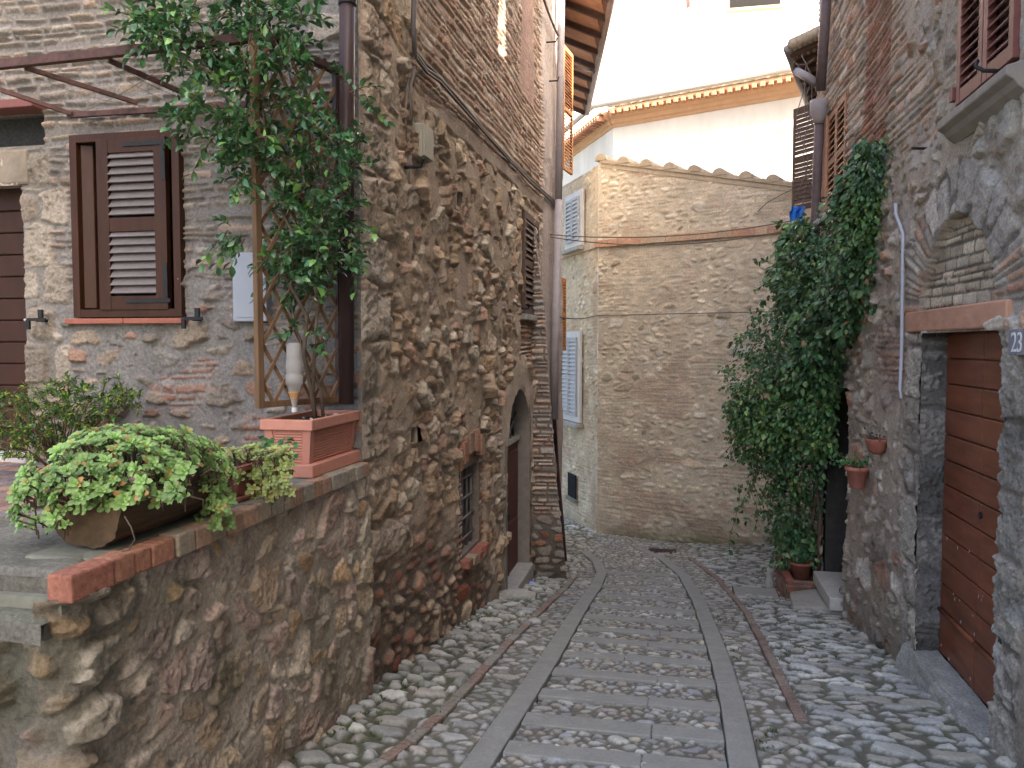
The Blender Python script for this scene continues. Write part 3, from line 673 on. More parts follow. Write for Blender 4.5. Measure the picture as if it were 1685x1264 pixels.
q = mixz(q, bl, ss(-4.0, -4.04, U+.06*np.sign(np.sin(V*12)))*ss(1.32, 1.28, V))
h, c = q[:2]
win = (U > -3.87) & (U < -3.12) & (V > .20) & (V < 1.345); door = (U < -4.31) & (V > -.75) & (V < 1.07)
hood_shade = (U < -4.13) & (V > 1.33) & (V < 1.54)
h = np.where(hood_shade, -.10, h); c = np.where(hood_shade[..., None], .045, c)  # wall under the hood set back and coloured near black as its shade
hole = win | door
hc = ~(hole[:-1, :-1] & hole[1:, 1:] & hole[1:, :-1] & hole[:-1, 1:])
h = h*ss(XL, XL-.06, U)
gridmesh('front_wall', np.stack([U, YF-h, V], -1), c, M['masonry'], LH, hc)
def frameY(x0, x1, z0, z1, th, Y0, Y1, mat, name, parent):
    m = MB(); m.box((x0-th, Y0, z0-th), (x0, Y1, z1+th)); m.box((x1, Y0, z0-th), (x1+th, Y1, z1+th))
    m.box((x0, Y0+.001, z1), (x1, Y1, z1+th)); m.box((x0, Y0+.001, z0-th), (x1, Y1, z0)); return m.build(name, mat, parent, bevel=.003)
fw = frameY(-3.845, -3.15, .23, 1.315, .052, YF-.055, YF+.06, 'shutter', 'window_frame', LH)
MB().box((-3.95, YF+.14, .15), (-3.05, YF+.16, 1.42)).build('window_pane', 'dark', LH)
xa = ony(172, 370, YF)[0]; xb = ony(284, 370, YF)[0]
louvre(LH, (xa, YF-.02, .225), (xb-xa, 0, 0), (0, 0, 1.10), (0, -1, 0), 'shutter', .085, .09, True, .045, .052, slat='slat')
m = MB(); m.obox((-3.84, YF-.02, .24), (.07, .03, 0), (0, .03, 0), (0, 0, 1.07)); m.build('folded_shutter', 'shutter', LH, bevel=.004)
for z_ in (1.27, .27): MB().box((xb-.30, YF-.072, z_), (xb+.02, YF-.066, z_+.026)).build('strap_hinge', 'black_iron', LH)
for z_ in (1.05, .3): MB().box((xb-.025, YF-.076, z_), (xb+.005, YF-.0725, z_+.22)).build('hinge_plate', 'black_iron', LH)
m = MB()
for k in range(2): m.box((-3.95+.44*k, YF-.075, .135), (-3.515+.44*k, YF+.05, .17))
m.build('window_sill', 'terracotta_old', LH, bevel=.006)
for xx in (-4.14, -2.99):
    m = MB(); m.tube([(xx, YF, .16), (xx, YF-.10, .16)], .011, 6); m.box((xx-.07, YF-.11, .155), (xx+.07, YF-.095, .175)); m.box((xx+.02, YF-.112, .17), (xx+.05, YF-.095, .23)); m.box((xx-.075, YF-.112, .10), (xx-.05, YF-.095, .165)); m.build('shutter_stay', 'black_iron', LH)
d = MB().box((-5.6, YF+.16, -.75), (-4.27, YF+.2, 1.1)).build('front_door', 'door_dark', LH)
m = MB()
for k in range(12): m.box((-5.5, YF+.135, -.74+.152*k), (-4.3, YF+.162, -.74+.152*k+.145))
m.build('door_board', 'door_dark', d, bevel=.008)
MB().tube([(-4.40, YF+.13, .17), (-4.40, YF+.08, .17), (-4.32, YF+.08, .165)], .009, 8).build('door_handle', 'stone_pale', d, True)
MB().box((-4.31, YF+.0, -.8), (-4.27, YF+.2, 1.1)).build('door_jamb', 'plaster_grey', LH)
MB().box((-5.6, YF-.09, -.80), (-4.27, YF+.2, -.755)).build('door_step', 'stone_pale', LH, bevel=.008)
MB().box((-5.6, YF-.13, 1.545), (-4.10, YF+.05, 1.60)).build('door_hood', 'shutter_red', LH, bevel=.006)
MB().box((-5.6, YF-.025, 1.07), (-4.25, YF+.1, 1.31)).build('door_lintel', 'lintel_stone', LH, bevel=.02)
MB().box((-2.725, YF-.075, .145), (-2.495, YF+.03, .575)).build('meter_box', 'meter', LH, bevel=.006)
MB().box((-2.70, YF-.080, .17), (-2.52, YF-.074, .55)).build('meter_box_door', 'meter', LH, bevel=.003)
MB().box((-8, YF+.32, -1), (-2.4, YF+.5, 2.4)).build('inner_wall', 'dark', LH)
# cables and junction box on the alley wall
def onwall(px, off=.06): return [tuple(onx(u_, v_, XL+off)) for u_, v_ in px]
for k, (dx, dz, r_) in enumerate(((0, 0, .016), (.012, -.028, .012), (.0, .024, .010))):
    px = [(681, -20), (679, 40), (682, 88), (700, 112), (722, 128), (760, 172), (800, 220), (838, 262), (872, 297), (900, 322), (916, 335)]
    pts = [(p[0]+dx, p[1], p[2]+dz+random.uniform(-.012, .012)) for p in onwall(px, .075)]
    cablemesh('wall_cable', pts, r_, 'cable', ['thick dark cable sagging along the alley wall of the left house', 'middle thinner cable strapped under the thick one on the left alley wall', 'thinnest cable riding on top of the bundle along the left alley wall'][k], group='cables on the left wall')
cablemesh('wall_cable', onwall([(683, 110), (676, 140), (677, 205)], .06), .011, 'cable_grey', 'short grey cable dropping into the top of the junction box', group='cables on the left wall')
cablemesh('wall_cable', onwall([(676, 256), (673, 300), (678, 315)], .06), .008, 'cable_grey', 'loose cable tail hanging below the junction box', group='cables on the left wall')
cablemesh('wall_cable', onwall([(700, 112), (672, 130), (667, 180), (669, 240)], .05), .006, 'cable_grey', 'thin curved wire looping left of the junction box', group='cables on the left wall')
cablemesh('wall_cable', onwall([(890, -15), (902, 20), (911, 42), (918, 58)], .10), .018, 'cable', 'short dark cable slanting to the drainpipe top at the far end of the wall', group='cables on the left wall')
for u_, v_ in ((657, 276), (897, 70), (900, 134)):
    a_ = onx(u_, v_, XL); MB().tube([a_, a_+[.16, .0, .0], a_+[.18, -.02, .05]], .012, 6).build('iron_peg', 'black_iron', LH)
jb = thing('junction_box', 'beige plastic junction box fixed to the rough alley wall below the cables', 'electrical box', (XL+.06, 5.6, 1.35))
MB().box((XL+.0, 5.50, 1.35), (XL+.11, 5.72, 1.59)).build('box_body', 'jbox', jb, bevel=.008)
MB().box((XL+.11, 5.505, 1.355), (XL+.128, 5.715, 1.585)).build('box_lid', 'jbox', jb, bevel=.006)
# ================================================================== terrace wall, coping, steps
TW = thing('terrace_wall', 'low retaining wall of tan stones set in wide mortar with a brick coping', 'wall', (-2.1, 3.3, -2.1))
PT = [(.60, .47, .32), (.52, .40, .28), (.64, .53, .40), (.50, .37, .25), (.56, .38, .22), (.60, .50, .39), (.48, .37, .30), (.58, .42, .33)]
PE = [(.36, .29, .20), (.30, .23, .165), (.35, .27, .19), (.38, .32, .25), (.36, .27, .225), (.34, .31, .27)]  # stones of the end face, darkened to offset brighter light from the front
rc = .10; xe = XL+.012-rc; s1_ = xe+4.2; s2_ = s1_+rc*math.pi/2; s3_ = s2_+4.66-2.12-rc     # end face, rounded corner, lane face
su = axis(0, s3_, .0068); v1 = axis(-2.45, -.80, .0068); U, V = np.meshgrid(su, v1)
th = np.clip((U-s1_)/(s2_-s1_), 0, 1)*math.pi/2
BX = np.where(U < s1_, -4.2+U, xe+rc*np.sin(th)); BY = 2.12+rc-rc*np.cos(th)+np.maximum(U-s2_, 0)
q = rubble(U, V, 501, (.175, .15), (.30, .24), .3, .010, .016, .020, .045, PT, (.54, .45, .35), 1.5, 2.3, .3, .95, .9, fill=.42, wv=.4)
q2 = rubble(U, V, 511, (.24, .12), None, 0, .010, .022, .045, .04, PT[3:]+[(.50, .35, .29)], (.34, .29, .23), 1.8, 2.6, .5)
q3 = rubble(U, V, 531, (.26, .13), (.4, .24), .3, .012, .022, .050, .05, PE, (.22, .195, .16), 1.9, 2.6, .5)
q = mixz(q, q2, ss(s2_+.35, s2_+.12, U+.2*fbm(U*3, V*3, 512, 3))); q = mixz(q, q3, ss(s1_+.12, s1_-.05, U+.15*fbm(U*3, V*3, 515, 3)))
h, c = q
dm = ss(.5, .0, V-gz(XL, BY)+.3*fbm(U*2, V*2, 513, 3))[..., None]; c = c*(1-.2*dm)
ms = ss(.1, .5, fbm(U*2.2, V*2.2, 514, 4)+.5*ss(s2_+.4, s1_, U)-.15)[..., None]*.4; c = c*(1-ms)+np.array((.11, .115, .06))*ms
nx, ny = np.sin(th), -np.cos(th)
kp = ((V < -.87) | (U > s1_+.02))[:-1, :-1]
gridmesh('wall_face', np.stack([BX+nx*h, BY+ny*h, V], -1), c, M['masonry'], TW, kp)
MB().box((-4.2, 2.3, -2.6), (XL-.06, 4.55, -.86)).build('wall_core', 'mossy', TW)
m = MB(); y = 2.10; k = 0
while y < 4.58:
    L = .115*random.uniform(.85, 1.2) if k else .2
    col = random.choice([(.42, .16, .09), (.40, .19, .12), (.36, .15, .10)]) if k < 4 else random.choice([(.36, .22, .14), (.34, .27, .19), (.31, .27, .21), (.38, .24, .16), (.29, .26, .21)])
    dz = random.uniform(-.004, .004)+(.006 if k == 0 else 0); dx = random.uniform(-.008, .008)
    e = min(y+L, 4.6)
    m.hexa([(-1.93, y+.003, -.812), (-1.842+dx, y+.003, -.812), (-1.842+dx, e-.003, -.812), (-1.93, e-.003, -.812),
            (-1.93, y+.003, -.724+dz), (-1.846+dx, y+.003, -.724+dz), (-1.846+dx, e-.003, -.724+dz), (-1.93, e-.003, -.724+dz)], col)
    y = e; k += 1
m.build('brick_coping', 'brick', TW, bevel=.009)
MB().box((-2.17, 2.13, -.87), (-1.90, 4.6, -.806)).build('coping_bed', 'mossy', TW)
MB().box((-2.20, 2.3, -.806), (-1.932, 4.6, -.727)).build('coping_slab', 'mossy', TW, bevel=.012)
st = thing('stone_steps', 'worn mossy stone steps climbing to the terrace at the end of the low wall', 'steps', (-2.9, 2.1, -.9))
def slab(x0, x1, y0, y1, z0, z1, s, name, mat='masonry', col=(.25, .23, .185)):
    ux = axis(x0, x1, .012); uy = axis(y0, y1, .012); a, b = np.meshgrid(ux, uy)
    n = fbm(a*7, b*7, s, 5, .6); ed = ss(y0, y0+.035, b)*ss(x1, x1-.03, a)
    P = np.stack([a, b, z1+.010*n-.022*(1-ed)], -1); cc = np.array(col)*(1+.25*n+.1*fbm(a*40, b*40, s+2, 2))[..., None]
    g = ss(.0, .5, fbm(a*3, b*3, s+5, 4))[..., None]*.4; cc = cc*(1-g)+np.array((.15, .16, .09))*g
    o = gridmesh(name, P, cc, M[mat], st)
    uz = axis(z0, z1, .012); a, b = np.meshgrid(ux, uz); n = fbm(a*7, b*9, s+9, 5, .6)
    gridmesh('riser', np.stack([a, y0-.012*n+.0*a-.0, np.minimum(b, z1-.020)], -1), np.array(col)*(.9+.3*n)[..., None], M[mat], o)
    MB().box((x0, y0+.03, z0), (x1-.02, y1, z1-.04)).build('step_core', 'mossy', o)
slab(-4.2, -1.935, 2.16, 2.8, -.84, -.733, 551, 'step')
slab(-4.2, -1.91, 2.06, 2.3, -.93, -.845, 561, 'step')
ux = axis(-5.6, -2.14, .010); uy = axis(2.7, 4.62, .010); U, V = np.meshgrid(ux, uy)
q = courses(V, U, 571, .115, .24, .004, .008, .008, .006, [(.30, .17, .13), (.26, .19, .17), (.24, .20, .19), (.33, .21, .16), (.22, .19, .18)], (.15, .13, .11), .2, .6, .3)
struct(gridmesh('terrace_floor', np.stack([U, V, -.80+q[0]], -1), q[1], M['brick']))

# ================================================================== terracotta planter with climber
PL = thing('window_box', 'large new terracotta planter with ribbed sides on the low wall by the house corner', 'planter', (-2.07, 4.27, -.72))
x0, x1, y0, y1, zb = -2.21, -1.925, 3.95, 4.60, -.724
def taper(m, a, b, i0, i1): 
    m.hexa([(x0+i0, y0+i0, a), (x1-i0, y0+i0, a), (x1-i0, y1-i0, a), (x0+i0, y1-i0, a), (x0+i1, y0+i1, b), (x1-i1, y0+i1, b), (x1-i1, y1-i1, b), (x0+i1, y1-i1, b)])
m = MB(); taper(m, zb, zb+.07, -.015, -.012); m.build('saucer', 'terracotta', PL, bevel=.006)
m = MB(); taper(m, zb+.07, zb+.262, .035, .012); bd = m.build('pot_body', 'terracotta', PL)
m = MB()
for k in range(11):
    z0 = zb+.083+.0155*k; f = .035-.023*(z0-zb-.07)/.19
    for (ax, ay, bx, by, ox, oy) in ((x0+.06, y0+f, x1-.06, y0+f, 0, -1), (x1-f, y0+.06, x1-f, y1-.06, 1, 0)):
        m.tube([(ax+ox*.001, ay+oy*.001, z0), (bx+ox*.001, by+oy*.001, z0)], .0062, 8)
for (cx0, cy0) in ((x0, y0), (x1, y0), (x1, y1)):
    sx = 1 if cx0 == x0 else -1; sy = 1 if cy0 == y0 else -1
    m.hexa([(cx0+sx*a, cy0+sy*b, z) for z, i in ((zb+.071, .027), (zb+.261, .004)) for a, b in ((i, i), (i+.045, i), (i+.045, i+.045), (i, i+.045))])
m.build('rib', 'terracotta', bd)
m = MB(); zt = zb+.315
for (a, b, c_, d) in ((x0-.012, y0-.012, x1+.012, y0+.022), (x0-.012, y1-.022, x1+.012, y1+.012), (x0-.012, y0+.0222, x0+.022, y1-.0222), (x1-.022, y0+.0222, x1+.012, y1-.0222)):
    m.box((a, b, zb+.258), (c_, d, zt))
m.build('rim', 'terracotta', PL, bevel=.004)
us_, vs_ = np.meshgrid(axis(x0+.02, x1-.02, .012), axis(y0+.02, y1-.02, .012))
gridmesh('soil', np.stack([us_, vs_, zt-.03+.015*fbm(us_*12, vs_*12, 3, 4)], -1), np.full(us_.shape+(3,), .06), M['soil'], PL)
for k, (px, r_) in enumerate((((553, 683), .022), ((512, 688), .010), ((500, 686), .008), ((535, 684), .012), ((547, 678), .010))):
    pp = onz(px[0], px[1], zt-.015); m = MB(); m.lathe((pp[0], pp[1], pp[2]-.006), [(.3*r_, -.6*r_), (.9*r_, -.3*r_), (r_, .1*r_), (.8*r_, .5*r_), (.35*r_, .75*r_)], 9)
    grp(m.build('pebble', 'stone_pale', smooth=True), ['largest rounded pebble lying on the soil of the terracotta planter', 'small pale pebble near the climber stem', 'tiny pebble nearest the bottle in the planter', 'middle pebble just left of the largest one', 'small pebble behind the largest one in the planter'][k], 'pebble', 'pebbles in the planter')
bo = thing('water_bottle', 'upturned cloudy plastic bottle with amber water stuck in the planter soil', 'bottle', (-2.06, 4.02, -.42))
bx, by = ony(484, 620, 4.03)[0], 4.03; zbm = ony(488, 668, 4.03)[2]; zbt = ony(482, 564, 4.03)[2]; Hb = zbt-zbm
m = MB(); m.lathe((bx, by, zbm), [(.014, -.03), (.014, 0), (.018, .02), (.040, .09*Hb/.32+.02), (.047, .12), (.047, .17), (.040, .178), (.044, .186), (.043, .25), (.040, .256), (.042, .262), (.039, Hb-.012), (.030, Hb), (.004, Hb-.006)], 24)
o = m.build('bottle_body', 'bottle', bo, True)
m = MB(); m.lathe((bx, by, zbm), [(.006, .0), (.012, .004), (.016, .022), (.034, .075), (.035, .078)], 20); m.build('liquid', 'liquid', bo, True)
m = MB(); m.lathe((bx, by, zbm), [(.0165, -.034), (.0165, -.008)], 16); m.build('bottle_cap', 'frame_white', bo)
# ---- trellis and pergola
PG = thing('pergola', 'rusty brown pergola frame of thin beams over the shuttered window', 'pergola', (-3.2, 4.2, 1.5))
TL, TR = np.array([-2.225, 3.95, 0]), np.array([-1.99, 4.47, 0])
zt0, zt1 = ony(418, 672, 3.95)[2], ony(410, 62, 3.95)[2]
Lf = ony(-60, 113, 3.95); Lr = ony(412, 62, 3.95)
def beam(a, b, w_=.035, h_=.045, mat='iron', n='beam', par=PG): return MB().bar(a, b, w_, h_).build(n, mat, par, bevel=.003)
beam(Lf, Lr+[.03, 0, 0], .04, .05)
Ra, Rb = ony(112, 190, 4.52), ony(556, 163, 4.52)
beam(Ra, Rb, .03, .035)
for (a, b) in (((226, 172), (40, 108)), ((330, 168), (178, 96)), ((420, 166), (335, 74)), ((118, 190), (-120, 104))):
    beam(ony(*a, 4.50)+[0, 0, .01], ony(*b, 3.97)+[0, 0, -.01], .022, .028, n='rafter')
for a, b in (((240, 175), (60, 128)), ((340, 172), (200, 112)), ((290, 172), (150, 90)), ((130, 186), (300, 88))):
    MB().tube(sag(ony(*a, 4.45), ony(*b, 4.0), .03, 8), .0018, 4).build('wire', 'cable', PG)
TS = thing('trellis', 'brown wooden lattice trellis in a frame beside the dark drainpipe', 'trellis', (-2.1, 4.2, zt0))
dx = TR-TL; Lt = np.linalg.norm(dx); dx /= Lt; nn = np.array([dx[1], -dx[0], 0])
def tp(s, z, o=0): return TL+dx*s+np.array([0, 0, z])+nn*o
m = MB(); m.bar(tp(0, zt0), tp(0, zt1), .038, .038, nn); m.build('post', 'wood', TS, bevel=.003)
m = MB(); m.bar(tp(Lt, zt0), tp(Lt, zt1-.02), .034, .034, nn); m.build('post', 'pipe_brown', TS, bevel=.003)
m = MB(); m.bar(tp(.0, zt0+.02), tp(Lt, zt0+.02), .034, .036, nn); m.build('rail', 'wood', TS, bevel=.003)
m = MB(); m.bar(tp(-.02, zt1+.02), tp(Lt+.02, zt1-.02), .04, .05, nn); m.build('rail', 'iron', TS, bevel=.003)
m = MB(); Ht = zt1-zt0-.06
for sgn, off in ((1, .007), (-1, -.007)):
    k = -Ht
    while k < Lt+Ht:
        # line s = k + sgn*0.62*z
        pts = []
        for z in np.linspace(0, Ht, 60):
            s_ = k+sgn*.62*z
            if .01 <= s_ <= Lt-.01: pts.append((s_, z))
        if len(pts) > 3: m.bar(tp(pts[0][0], zt0+.03+pts[0][1], off), tp(pts[-1][0], zt0+.03+pts[-1][1], off), .020, .009, nn)
        k += .135
m.build('lattice', 'lattice', TS)
# ---- climber
CL = thing('climbing_shrub', 'glossy dark green climber rising from the terracotta planter over trellis and pergola', 'climber', (-2.08, 4.25, zt-.03))
def wp_(u_, v_, Y): return ony(u_, v_, Y)
m = MB()
stems = [[(519, 690, 4.25), (512, 640, 4.2), (500, 585, 4.18), (505, 520, 4.18), (478, 470, 4.12), (490, 400, 4.1), (455, 330, 4.05), (440, 250, 4.0), (430, 160, 3.98), (400, 90, 3.96), (330, 60, 3.93)],
         [(532, 690, 4.3), (528, 640, 4.26), (505, 600, 4.2), (495, 560, 4.2), (470, 500, 4.1)],
         [(515, 650, 4.2), (518, 560, 4.22), (525, 480, 4.28), (520, 400, 4.3), (540, 320, 4.36), (520, 240, 4.3), (490, 170, 4.2), (470, 100, 4.1), (440, 40, 4.0)],
         [(505, 520, 4.18), (540, 440, 4.34), (560, 380, 4.36), (575, 320, 4.36), (590, 240, 4.36), (600, 200, 4.36)],
         [(430, 160, 3.98), (350, 120, 3.97), (280, 80, 3.95), (230, 60, 3.9), (190, 50, 3.9)]]
rads = [.014, .011, .010, .008, .006]
for st_, r_ in zip(stems, rads):
    P_ = [wp_(*s) for s in st_]; m.tube(P_, [r_*(1-.7*i/len(P_)) for i in range(len(P_))], 7)
m.build('stem', 'bark', CL, True)
pts = []; dirs = []
def scatter(poly, n, ylo, yhi, out=(.1, -.3, .1)):
    x0_, x1_ = min(p[0] for p in poly), max(p[0] for p in poly); y0_, y1_ = min(p[1] for p in poly), max(p[1] for p in poly); k = 0
    while k < n:
        u_, v_ = random.uniform(x0_, x1_), random.uniform(y0_, y1_); c_ = False; j = len(poly)-1
        for i in range(len(poly)):
            a, b = poly[i], poly[j]
            if (a[1] > v_) != (b[1] > v_) and u_ < (b[0]-a[0])*(v_-a[1])/(b[1]-a[1]+1e-9)+a[0]: c_ = not c_
            j = i
        if c_:
            pts.append(wp_(u_, v_, random.uniform(ylo, yhi))); dirs.append(rng.normal(0, 1, 3)*[1, .6, .7]+np.array(out)); k += 1
scatter([(250, 10), (400, -30), (470, 0), (500, 90), (430, 130), (330, 100), (250, 70)], 100, 3.72, 4.15)
scatter([(200, 30), (280, 15), (300, 80), (240, 75)], 30, 3.75, 4.0)
scatter([(290, 110), (420, 110), (430, 230), (370, 260), (310, 190)], 55, 3.75, 4.1)
scatter([(350, 220), (430, 200), (440, 310), (380, 300)], 30, 3.75, 4.05)
scatter([(430, 90), (500, 80), (560, 170), (575, 330), (590, 420), (545, 470), (470, 480), (430, 380), (425, 200)], 155, 3.85, 4.45)
scatter([(450, 300), (580, 290), (590, 400), (530, 440), (440, 420)], 42, 3.85, 4.3)
scatter([(560, 150), (610, 140), (600, 300), (570, 330)], 14, 4.15, 4.4)
scatter([(425, 440), (560, 430), (520, 510), (450, 480)], 24, 3.9, 4.35)
scatter([(370, 370), (420, 370), (420, 400), (380, 395)], 7, 3.75, 3.95, (-.6, -.2, 0))
scatter([(260, 190), (310, 180), (330, 230), (270, 215)], 5, 3.75, 3.95, (-.6, -.2, 0))
scatter([(480, 520), (530, 530), (530, 590), (500, 590)], 5, 4.0, 4.2)
scatter([(395, 0), (500, -10), (520, 40), (460, 60)], 18, 3.8, 4.2)
P, D, N, Lg, Wd, cols, T = sprigs(pts, dirs, .15, 11, .054, (.055, .14, .05), (.18, .34, .08), .12, .3, asp=.52)
T.build('twig', 'stem', CL, True)
leaf_mesh('foliage', P, D, N, Lg, Wd, cols, M['leaf'], CL)
# ---- hollow log with succulents
LG = thing('log_planter', 'dark hollowed log used as a trough on the end of the low wall', 'planter', (-2.0, 2.62, -.72))
aa, yy_ = np.meshgrid(np.linspace(math.pi*.98, math.pi*2.02, 60), np.linspace(2.40, 3.06, 60))
nl = fbm(aa*2.2, yy_*1.5, 581, 4)+.35*fbm(aa*9, yy_*2.2, 582, 4); rl = .142*(1+.13*nl)
Pg = np.stack([-2.035+rl*np.cos(aa)*1.05, yy_, -.580+rl*np.maximum(np.sin(aa), -.96)], -1)
gridmesh('log_shell', Pg, np.full(Pg.shape, .1), M['log'], LG)
for ye in (2.402, 3.055):
    fc_ = [tuple(x) for x in Pg[0 if ye < 2.5 else -1]]; m = MB(); m.prism([(x, ye, z) for x, _, z in fc_], (0, .03 if ye < 2.5 else -.03, 0)); m.build('log_end', 'log', LG)
us_, vs_ = np.meshgrid(axis(-2.165, -1.905, .01), axis(2.43, 3.03, .01))
gridmesh('soil', np.stack([us_, vs_, -.60+.012*fbm(us_*15, vs_*15, 3, 4)], -1), np.full(us_.shape+(3,), .06), M['soil'], LG)
def rosettes(parent, C_, base, size, alt, stemfrom=None, nleaf=10):
    P = []; D = []; N = []; sz = []; cl = []; T = MB()
    for (p, d) in C_:
        d = np.array(d)/np.linalg.norm(d); o = np.array(Vector(d).orthogonal().normalized()); o2 = np.cross(d, o); tint = random.uniform(.75, 1.3); s0 = size*random.uniform(.7, 1.25)
        for k in range(nleaf):
            a = k*2.39996; el = .25+.75*k/nleaf; side = o*math.cos(a)+o2*math.sin(a)
            P.append(p+d*.006*k/nleaf); D.append(side*(1.15-el*.8)+d*el*.9); N.append(d-side*.3); sz.append(s0*(1.05-.55*k/nleaf))
            b = np.array(base)*tint*(.85+.5*k/nleaf)
            if random.random() < .06: b = np.array(alt)*tint
            cl.append(b)
        q_ = np.array(p)-d*random.uniform(.03, .07); T.tube([tuple(q_+[0, 0, -.03]), tuple(q_), tuple(p)], [.003, .003, .0035], 5)
    sz = np.array(sz)
    T.build('stem', 'stem', parent, True)
    leaf_mesh('foliage', np.array(P), np.array(D), np.array(N), sz, sz*.48, np.array(cl), M['succ'], parent, 'spat')
SU = thing('succulent_clump', 'spreading light green succulent rosettes overflowing the hollow log', 'succulent', (-2.05, 2.65, -.6))
Cs = []
while len(Cs) < 430:
    d = rng.normal(0, 1, 3); d /= np.linalg.norm(d)
    if d[2] < -.25 or (d[2] < .05 and random.random() < .6): continue
    k = random.uniform(.72, 1.08)
    p = np.array([-2.07, 2.70, -.53])+d*np.array([.27, .46, .19])*k
    if p[0] > -1.80 : continue
    Cs.append((p, d*[.8, .7, .9]+np.array([.12, -.25, .35])+rng.normal(0, .15, 3)))
for _ in range(34):
    p = ony(random.uniform(315, 378), random.uniform(795, 872), random.uniform(2.85, 3.05)); p[0] = min(p[0]+.0, -1.82); Cs.append((p, [.5+random.gauss(0, .2), -.5, .3]))
for _ in range(26):
    p = ony(random.uniform(20, 110), random.uniform(800, 870), random.uniform(2.3, 2.5)); Cs.append((p, [-.2+random.gauss(0, .3), -.6, .4]))
for _ in range(22):
    p = ony(random.uniform(140, 330), random.uniform(770, 828), random.uniform(2.24, 2.4)+random.random()*.2); Cs.append((p, [.2+random.gauss(0, .3), -.7, .3]))
rosettes(SU, Cs, (.26, .40, .12), .037, (.50, .26, .10))
vn_ = MB(); vn_.tube([ony(205, 850, 2.25), ony(216, 868, 2.22), ony(222, 888, 2.22), ony(212, 905, 2.22), ony(200, 908, 2.22)], .0025, 5); vn_.build('runner', 'stem', SU, True)
# ---- small planter
SP = thing('flower_box', 'small old terracotta box with sparse succulents between log and large planter', 'planter', (-2.08, 3.4, -.72))
x0, x1, y0, y1 = -2.2, -1.95, 3.27, 3.56
m = MB(); taper(m, zb, zb+.02, -.004, -.004); taper(m, zb+.021, zb+.14, .02, .008); m.build('pot_body', 'terracotta_old', SP, bevel=.006)
m = MB()
for (a, b, c_, d) in ((x0-.008, y0-.008, x1+.008, y0+.016), (x0-.008, y1-.016, x1+.008, y1+.008), (x0-.008, y0+.0162, x0+.016, y1-.0162), (x1-.016, y0+.0162, x1+.008, y1-.0162)):
    m.box((a, b, zb+.137), (c_, d, zb+.165))
m.build('rim', 'terracotta_old', SP, bevel=.004)
us_, vs_ = np.meshgrid(axis(x0+.012, x1-.012, .01), axis(y0+.012, y1-.012, .01))
gridmesh('soil', np.stack([us_, vs_, zb+.148+.01*fbm(us_*15, vs_*15, 3, 4)], -1), np.full(us_.shape+(3,), .06), M['soil'], SP)
S2 = thing('succulent_clump', 'yellowish trailing succulent spilling from the small terracotta box', 'succulent', (-2.05, 3.4, -.56))
Cs = []
for _ in range(60): Cs.append((ony(random.uniform(365, 480), random.uniform(738, 765), random.uniform(3.25, 3.55)), [random.gauss(0, .3), -.4, .8]))
for _ in range(44): Cs.append((ony(random.uniform(415, 480), random.uniform(760, 822), random.uniform(3.2, 3.4)), [.3+random.gauss(0, .3), -.6, .2]))
for _ in range(9): Cs.append((ony(random.uniform(362, 400), random.uniform(758, 800), 3.2), [0, -.6, .3]))
rosettes(S2, Cs, (.34, .40, .13), .034, (.46, .26, .12), nleaf=9)
G2 = thing('geranium', 'small dark green leafy plant at the back of the small terracotta box', 'plant', (-2.0, 3.5, -.55))
n = 60; Pq = np.array([ony(random.uniform(425, 485), random.uniform(722, 765), random.uniform(3.45, 3.62)) for _ in range(n)])
leaf_mesh('foliage', Pq, np.c_[rng.normal(0, .7, (n, 1)), rng.normal(-.5, .4, (n, 1)), rng.normal(0, .4, (n, 1))], rv(n, .35)+[0, -.5, 1], np.full(n, .04), np.full(n, .036), greens(n, (.06, .17, .05)), M['shrub'], G2)
m = MB()
for k in range(14): m.tube([Pq[k], (Pq[k]+np.array([-2.03, 3.5, -.6]))/2+[0, 0, .01], (-2.03+random.gauss(0, .02), 3.5, -.58)], .002, 4)
m.build('stem', 'stem', G2)
# ---- shrub on the terrace
SB = thing('terrace_shrub', 'bushy fine leaved shrub with yellow green tips beside the dark front door', 'shrub', (-3.75, 4.15, -.79))
pts = []; dirs = []
for (u_, v_, ru, rv_, n) in ((100, 690, 80, 45, 105), (20, 700, 50, 55, 50), (60, 730, 50, 30, 25), (150, 675, 50, 35, 45), (200, 665, 35, 12, 20), (205, 635, 10, 20, 9), (110, 640, 40, 12, 16), (110, 745, 35, 15, 12)):
    for _ in range(n):
        a = random.random()*6.28; r_ = math.sqrt(random.random()); pts.append(ony(u_+ru*r_*math.cos(a), v_+rv_*r_*math.sin(a), random.uniform(3.85, 4.35))); dirs.append(rng.normal(0, 1, 3)*[1, .5, .5]+[0, -.2, .35])
P, D, N, Lg, Wd, cols, T = sprigs(pts, dirs, .085, 14, .034, (.05, .12, .025), (.24, .32, .04), .25, .2, asp=.45)
for k in range(0, len(pts), 6): T.tube([pts[k], (np.array(pts[k])+np.array([-3.72, 4.2, -.7]))/2, (-3.72+random.gauss(0, .03), 4.2, -.80)], [.003, .005, .007], 5)
T.build('branch', 'stem', SB, True)
leaf_mesh('foliage', P, D, N, Lg, Wd, cols, M['shrub'], SB, 'tri')
